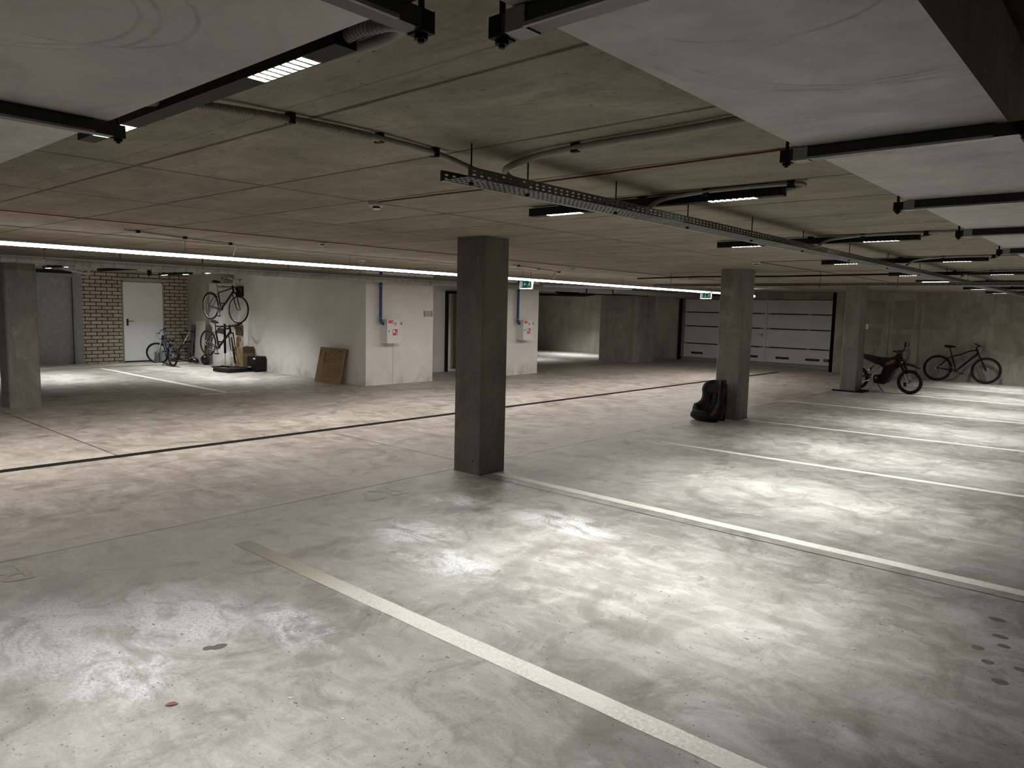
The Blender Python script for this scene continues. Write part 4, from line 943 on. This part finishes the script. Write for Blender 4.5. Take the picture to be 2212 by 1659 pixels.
# crate with bottles
d = thing('storage_crate', 'grey crate behind the childs bicycle on the kerb', 'crate', (-19.8, 8.42, .035))
q = MB().box((-.13, -.15, 0), (.13, .15, .01))
for a, b2 in (((-.13, -.15), (-.12, .15)), ((.12, -.15), (.13, .15)), ((-.13, -.15), (.13, -.14)), ((-.13, .14), (.13, .15))): q.box((a[0], a[1], .01), (b2[0], b2[1], .26))
q.build('crate_body', M['grey'], d)
for x, y, m, lb in ((.0, -.05, 'orange', 'bottle with an orange cap standing in the grey crate'), (.02, .06, 'whitem', 'bottle with a white cap standing in the grey crate')):
    e = thing('bottle', lb, 'bottle', (-19.8+x, 8.42+y, .046), group='bottles in the crate')
    MB().tube([(0, 0, 0), (0, 0, .24), (0, 0, .28), (0, 0, .30)], [.035, .035, .014, .014], 14).build('bottle_body', M['chrome'], e); MB().cyl((0, 0, .30), .02, .04, 'z', 12).build('cap', M[m], e)
# walking pad
d = thing('walking_pad', 'flat black folded walking pad lying on the left bay floor', 'treadmill', (-16.50, 8.63, 0), (0, 0, math.radians(8)))
MB().rbox((-.30, -.31, .01), (.30, .31, .075), .025, 'y').build('base', M['blacks'], d)
MB().box((-.25, -.22, .075), (.25, .22, .082)).build('belt', M['rubber'], d)
for s in (-1, 1): MB().rbox((-.30, s*.265-.035, .07), (.30, s*.265+.035, .105), .012, 'x').build('side_rail', M['blackg'], d)
MB().rbox((.24, -.30, .07), (.30, .30, .10), .02, 'y').build('roller_cover', M['blackg'], d)
for y in (-.28, .28): MB().cyl((.27, y-.02, .03), .022, .04, 'y', 14).build('wheel', M['wood'], d)
# cardboard box with flaps
d = thing('cardboard_box', 'open brown cardboard box standing behind the black power unit', 'box', (-16.80, 9.11, 0), (0, 0, math.radians(2)))
q = MB().box((-.2, -.15, 0), (.2, .15, .006))
for a, b2 in (((-.2, -.15), (-.194, .15)), ((.194, -.15), (.2, .15)), ((-.2, -.15), (.2, -.144)), ((-.2, .144), (.2, .15))): q.box((a[0], a[1], 0), (b2[0], b2[1], .42))
q.build('box_body', M['card'], d)
MB().box((-.2, -.15, .42), (.2, -.146, .56)).build('flap', M['card'], d); MB().box((.196, -.15, .42), (.2, .15, .58)).build('flap', M['cardd'], d); MB().box((-.2, .146, .42), (.2, .15, .57)).build('flap', M['cardd'], d)
MB().box((-.17, -.153, .18), (-.12, -.15, .34)).build('shipping_label', M['whitem'], d); MB().torus((.02, -.151, .16), .022, .004, 'y', 16, 4).box((-.05, -.152, .47), (.05, -.15, .475)).build('printed_mark', M['ink'], d)
# power unit
d = thing('power_unit', 'black wheeled power unit box with top handle by the white wall', 'power unit', (-16.22, 9.11, 0), (0, 0, math.radians(4)))
MB().rbox((-.19, -.13, .015), (.17, .15, .37), .03, 'y').build('case', M['blacks'], d)
MB().rbox((.06, -.135, .305), (.15, -.12, .335), .01, 'y').build('handle_grip', M['whitem'], d)
q = MB()
for k in range(4): q.box((.05+k*.03, -.137, .05), (.06+k*.03, -.128, .24))
q.build('side_ribs', M['blackg'], d)
MB().box((-.16, -.136, .10), (-.04, -.13, .12)).box((-.13, -.136, .07), (-.08, -.13, .085)).build('white_print', M['whiteb'], d)
MB().torus((-.1, -.13, .21), .05, .006, 'y', 20, 5).build('fan_ring', M['blackg'], d)
for s in (-.14, .13): MB().box((s-.02, -.13, 0), (s+.02, .13, .02)).build('foot', M['rubber'], d)
# flat carton pack
d = thing('carton_pack', 'flat brown carton pack with rows of printed symbols leaning on the white wall', 'box', (-13.03, 8.90, 0), (math.radians(-13), 0, math.radians(4)))
MB().box((-.4, 0, 0), (.4, .035, .76)).box((-.395, .037, .01), (.395, .06, .75), 1).box((-.39, .062, .005), (.39, .1, .755), 1).build('carton', [M['card'], M['cardd']], d)
q = MB()
for r, z in enumerate((.50, .44, .36, .29, .2, .13)):
    for c in range(5):
        w = .022 if r % 2 else .012; h2 = .03 if r % 2 else .016
        x = -.17+c*.075
        q.box((x, -.002, z), (x+w, 0, z+.005)).box((x, -.002, z+h2), (x+w, 0, z+h2+.004)).box((x+(c % 3)*.006, -.002, z), (x+.005+(c % 3)*.006, 0, z+h2))
q.box((-.37, -.002, .56), (-.355, 0, .68)).box((-.36, -.002, .67), (-.34, 0, .685)).box((-.2, -.002, .57), (-.18, 0, .67)).box((-.215, -.002, .56), (-.165, 0, .58)).box((.22, -.002, .655), (.235, 0, .70)).box((.22, -.002, .69), (.30, 0, .705)).box((-.2, -.002, .45), (-.175, 0, .54)).box((-.1, -.002, .60), (-.06, 0, .605)).box((-.1, -.002, .58), (-.09, 0, .62))
q.build('printed_symbols', M['ink'], d)

# ------------------------------------------------------------------ child car seat
d = thing('child_car_seat', 'black child car seat leaning against the foot of the second pillar', 'car seat', (-5.10, 10.47, 0), (math.radians(0), math.radians(2), math.radians(-10)))
# local: front -y, width x, up z.   sections along the spine: (y, z, half width, rim depth forward)
prof = [(-.27, .17, .13, .04), (-.262, .08, .19, .08), (-.18, .025, .225, .15), (-.07, .03, .235, .19), (.02, .08, .235, .20), (.075, .17, .235, .19), (.10, .27, .19, .12), (.115, .36, .17, .12), (.13, .45, .18, .14), (.145, .53, .165, .13), (.155, .585, .12, .09), (.16, .61, .05, .04)]
q4 = smooth([Vector((a[0], a[1], a[2])) for a in prof], 3); q5 = smooth([Vector((a[3], 0, 0)) for a in prof], 3)
prof = [(a[0], a[1], a[2], b2[0]) for a, b2 in zip(q4, q5)]
rings = []
for i, (y, z, w, dep) in enumerate(prof):
    a = prof[max(0, i-1)]; b2 = prof[min(len(prof)-1, i+1)]
    tv = Vector((0, b2[0]-a[0], b2[1]-a[1])).normalized(); nv = Vector((0, -tv.z, tv.y))  # inward/forward normal
    if nv.y > 0 and i > 12: nv = -nv
    c = Vector((0, y, z)); t = .03
    pts = []
    out = [(-w*1.0, dep), (-w*1.04, dep*.5), (-w*.92, .0), (-w*.5, -t), (0, -t*1.2), (w*.5, -t), (w*.92, 0), (w*1.04, dep*.5), (w*1.0, dep)]
    inn = [(w*.86, dep), (w*.80, dep*.5), (w*.62, .03), (w*.3, .012), (0, .008), (-w*.3, .012), (-w*.62, .03), (-w*.80, dep*.5), (-w*.86, dep)]
    for sx, sn in out+inn: v = c+Vector((sx, 0, 0))+nv*sn; pts.append((v.x, v.y, max(.004, v.z)))
    rings.append(pts)
MB().loft(rings).build('shell', M['blacks'], d)
# padded liner
rr = []
for i, (y, z, w, dep) in enumerate(prof[1:-1]):
    i += 1; a = prof[i-1]; b2 = prof[i+1]; tv = Vector((0, b2[0]-a[0], b2[1]-a[1])).normalized(); nv = Vector((0, -tv.z, tv.y)); c = Vector((0, y, z))
    pts = [(-w*.92, dep*1.02), (-w*.74, dep*1.03), (-w*.56, dep*.62), (-w*.36, .055), (0, .045), (w*.36, .055), (w*.56, dep*.62), (w*.74, dep*1.03), (w*.92, dep*1.02)]
    back = [(w*.86, dep*.5), (w*.6, .01), (0, .0), (-w*.6, .01), (-w*.86, dep*.5)]
    rr.append([tuple(c+Vector((sx, 0, 0))+nv*sn) for sx, sn in pts+back])
MB().loft(rr).build('liner', M['fabric2'], d)
MB().rbox((-.12, .02, .43), (.12, .10, .56), .03, 'y').build('headrest', M['fabric'], d)
hn = MB()
for s in (-1, 1): hn.tube(smooth([(s*.05, .07, .44), (s*.055, .03, .33), (s*.04, -.02, .2), (s*.01, -.1, .13)], 4), .012, 6)
hn.box((-.025, -.12, .115), (.025, -.09, .15)); hn.build('harness', M['black'], d)
MB().box((-.03, -.268, .045), (.03, -.262, .075)).build('front_buckle', M['grey'], d)
MB().box((.05, .13, .585), (.11, .2, .63)).box((.05, .10, .59), (.085, .13, .60), 1).build('tether_box', [M['blacks'], M['silver']], d)
MB().add([(-.150, -.08, .15), (-.140, -.02, .14), (-.140, -.0, .20), (-.150, -.06, .215)], [(0, 1, 2, 3)]).build('warning_sticker', M['beige'], d)
MB().tube([(.14, .16, .02), (.13, .19, .3), (.10, .2, .57)], .02, 8).tube([(-.14, .16, .02), (-.13, .19, .3), (-.1, .2, .57)], .02, 8).box((-.15, .09, 0), (.15, .18, .03)).build('base_frame', M['black'], d)

# ------------------------------------------------------------------ electric dirt bike
ang = math.radians(-20)
d = thing('dirt_bike', 'black and silver electric dirt bike on its side stand behind the far pillar', 'motorcycle', (-3.93, 17.58, 0), (math.radians(8), 0, ang))
# local: x forward, front wheel centre at (0,0,.25)
R = .265
ax = Vector((-.42, 0, 1)).normalized()
hd = Vector((-.235, 0, .74))
fs = lambda v: rot_about(Vector(v), hd, ax, math.radians(14))
def mwheel(nm, c, fn):
    w = MB().torus(c, R-.058, .012, 'y', 40, 6).cyl((c[0], -.05, c[2]), .035, .1, 'y', 14).xf(fn).build(nm, M['black'], d)
    MB().torus(c, R-.038, .038, 'y', 44, 10).xf(fn).build('tyre', M['rubber'], w)
    q = MB()
    for k in range(24):
        t = 2*PI*k/24; s = .035*(1 if k % 2 else -1); q.tube([(c[0]+.03*math.cos(t+.6), s, c[2]+.03*math.sin(t+.6)), (c[0]+(R-.06)*math.cos(t), 0, c[2]+(R-.06)*math.sin(t))], .0016, 4)
    q.xf(fn).build('spokes', M['grey'], w)
    q = MB()
    for r2 in (.10, .085, .06): q.torus((c[0], -.055, c[2]), r2, .004, 'y', 30, 4)
    for k in range(8): t = k*PI/4; q.tube([(c[0], -.055, c[2]), (c[0]+.1*math.cos(t), -.055, c[2]+.1*math.sin(t))], .004, 4)
    q.xf(fn).build('brake_disc', M['silver'], w)
mwheel('front_wheel', (0, 0, R), fs); mwheel('rear_wheel', (-1.25, 0, R), lambda v: v)
q = MB()
for s in (-1, 1):
    a = Vector((0, s*.085, R)); q.tube([a, a+ax*.2], .014, 10, 1); q.tube([a+ax*.2+Vector((0, 0, 0)), a+ax*.62], .026, 10)
q.box((-.30, -.11, .80), (-.20, .11, .835)).box((-.22, -.11, .63), (-.12, .11, .66))
fk = q.xf(lambda v: fs(v)).build('fork', [M['black'], M['steel']], d)
MB().tube([(.03, -.07, R+.0), (.13, -.07, R-.05)], .012, 6).xf(fs).build('axle_guard', M['silver'], fk)
MB().box((-.1, -.075, .17), (-.05, -.05, .26)).xf(fs).build('brake_caliper', M['black'], fk)
pts = smooth([(-.22, -.34, .95), (-.2, -.2, .92), (-.22, -.06, .86), (-.24, 0, .85), (-.22, .06, .87), (-.2, .2, .99), (-.24, .34, 1.09)], 4)
hb = MB().tube(pts, .013, 8).tube([(-.2, -.15, .91), (-.2, .15, .92)], .011, 8).box((-.28, -.06, .81), (-.18, .06, .87)).xf(fs).build('handlebar', M['black'], d)
for a, b2 in (((-.22, -.36, .955), (-.21, -.24, .93)), ((-.245, .36, 1.10), (-.215, .24, 1.03))):
    MB().tube([a, b2], .02, 8).xf(fs).build('grip', M['rubber'], hb)
    MB().tube([(b2[0]+.01, b2[1], b2[2]), (b2[0]+.06, b2[1]+(a[1]-b2[1])*.2, b2[2]), (a[0]+.07, a[1], a[2])], .007, 6).xf(fs).build('brake_lever', M['black'], hb)
MB().box((-.26, -.05, .88), (-.2, .04, .95)).xf(fs).build('display', M['blacks'], hb)
q = MB()
for s in (-.2, .05, .22): q.tube(smooth([(-.2, s, .93), (-.06, s*.5, .95), (-.06, s*.3, .78), (-.14, 0, .66)], 4), .004, 5)
q.xf(fs).build('brake_cable', M['black'], d)
# seat
rings = []
for x, zt, zb2, w in ((-1.2, .81, .76, .03), (-1.1, .825, .74, .07), (-.9, .80, .68, .085), (-.72, .775, .62, .09), (-.55, .77, .60, .08), (-.42, .785, .66, .06), (-.30, .82, .76, .04)):
    rings.append([(x, -w, zb2), (x, -w*1.05, (zt+zb2)/2), (x, -w*.8, zt-.012), (x, 0, zt), (x, w*.8, zt-.012), (x, w*1.05, (zt+zb2)/2), (x, w, zb2)])
MB().loft(rings).build('seat', M['fabric'], d)
# frame beams
q = MB()
for s in (-1, 1):
    q.ext([(-.24, .80), (-.20, .66), (-.5, .56), (-.62, .58), (-.66, .66), (-.50, .70)], s*.075, s*.09, 'y')
fo = q.build('main_frame', M['blacks'], d)
MB().ext([(-.27, .755), (-.30, .68), (-.47, .61), (-.50, .66), (-.36, .73)], -.094, -.09, 'y').build('frame_decal', M['maroon'], fo)
MB().ext([(-.34, .64), (-.25, .60), (-.52, .20), (-.58, .17), (-.80, .18), (-.82, .24), (-.68, .36), (-.56, .57)], -.07, .07, 'y').build('battery_case', M['blacks'], d)
MB().ext([(-.57, .53), (-.60, .56), (-.78, .44), (-.86, .34), (-.87, .28), (-.82, .27), (-.72, .37), (-.62, .41)], -.088, -.07, 'y').build('silver_side_arm', M['chrome'], d)
MB().cyl((-.73, -.09, .31), .075, .18, 'y', 24).cyl((-.73, -.1, .31), .03, .01, 'y', 14, 1).build('motor', [M['blacks'], M['silver']], d)
MB().ext([(-.62, .63), (-.68, .66), (-.86, .50), (-.84, .43), (-.70, .50)], -.07, -.05, 'y').build('side_cover', M['grey'], d)
MB().box((-.80, -.076, .475), (-.66, -.07, .49)).box((-.70, -.076, .43), (-.685, -.07, .56)).build('yellow_mark', M['yellow'], d)
q = MB().tube([(-.72, 0, .62), (-.98, 0, .44)], .016, 8, 1)
for k in range(9): q.torus((-.78-.018*k, 0, .578-.0125*k), .026, .006, 'x', 14, 5)
q.build('rear_shock', [M['black'], M['silver']], d)
q = MB()
for s in (-1, 1): q.tube([(-.80, s*.07, .28), (-1.0, s*.075, .33), (-1.25, s*.07, R)], .018, 8)
q.build('swing_arm', M['black'], d)
MB().tube([(-.86, -.1, .26), (-1.04, -.1, .19)], .009, 8).build('foot_peg', M['silver'], d)
MB().tube([(-.55, 0, .72), (-.70, -.02, .64), (-.84, -.03, .70)], .01, 8).build('subframe_tube', M['silver'], d)
# kickstand: towards camera
MB().tube([(-.80, .05, .22), (-.72, -.03, .13), (-.52, -.16, .03)], .009, 8).build('side_stand', M['black'], d)
MB().cyl((-.80, -.07, .30), .05, .14, 'y', 14).build('sprocket', M['black'], d)
# fender
rings = []
for x, z, w in ((-.19, .67, .04), (-.08, .68, .06), (.04, .66, .065), (.14, .625, .045), (.2, .60, .01)):
    rings.append([(x, -w, z-.045), (x, -w*.5, z), (x, w*.5, z), (x, w, z-.045), (x, w*.5, z-.03), (x, -w*.5, z-.03)])
MB().loft(rings).xf(fs).build('front_fender', M['blackg'], d)
MB().ell((-.15, -.08, .69), (.025, .02, .018), 12, 8).xf(fs).build('turn_signal', M['orange'], d)
MB().ext([(-.16, .78), (-.12, .70), (-.18, .66), (-.24, .72)], -.06, .06, 'y').xf(fs).build('headlight', M['blacks'], d)
MB().ext([(-.34, .53), (-.22, .62), (-.20, .60), (-.33, .50)], -.04, .04, 'y').build('front_spoiler', M['black'], d)

# ------------------------------------------------------------------ world and view
w = bpy.data.worlds.new('world'); bpy.context.scene.world = w; w.use_nodes = True
w.node_tree.nodes['Background'].inputs[0].default_value = (.9, .95, 1, 1); w.node_tree.nodes['Background'].inputs[1].default_value = .0
sc = bpy.context.scene
sc.view_settings.view_transform = 'Standard'; sc.view_settings.look = 'None'; sc.view_settings.gamma = 1; sc.view_settings.use_curve_mapping = False
sc.view_settings.exposure = 0.0
sc.cycles.max_bounces = 6; sc.cycles.diffuse_bounces = 4; sc.cycles.glossy_bounces = 2; sc.cycles.transmission_bounces = 1
sc.cycles.caustics_reflective = False; sc.cycles.caustics_refractive = False
sc.cycles.denoising_prefilter = 'ACCURATE'; sc.cycles.sampling_pattern = 'TABULATED_SOBOL'; sc.cycles.use_light_tree = True
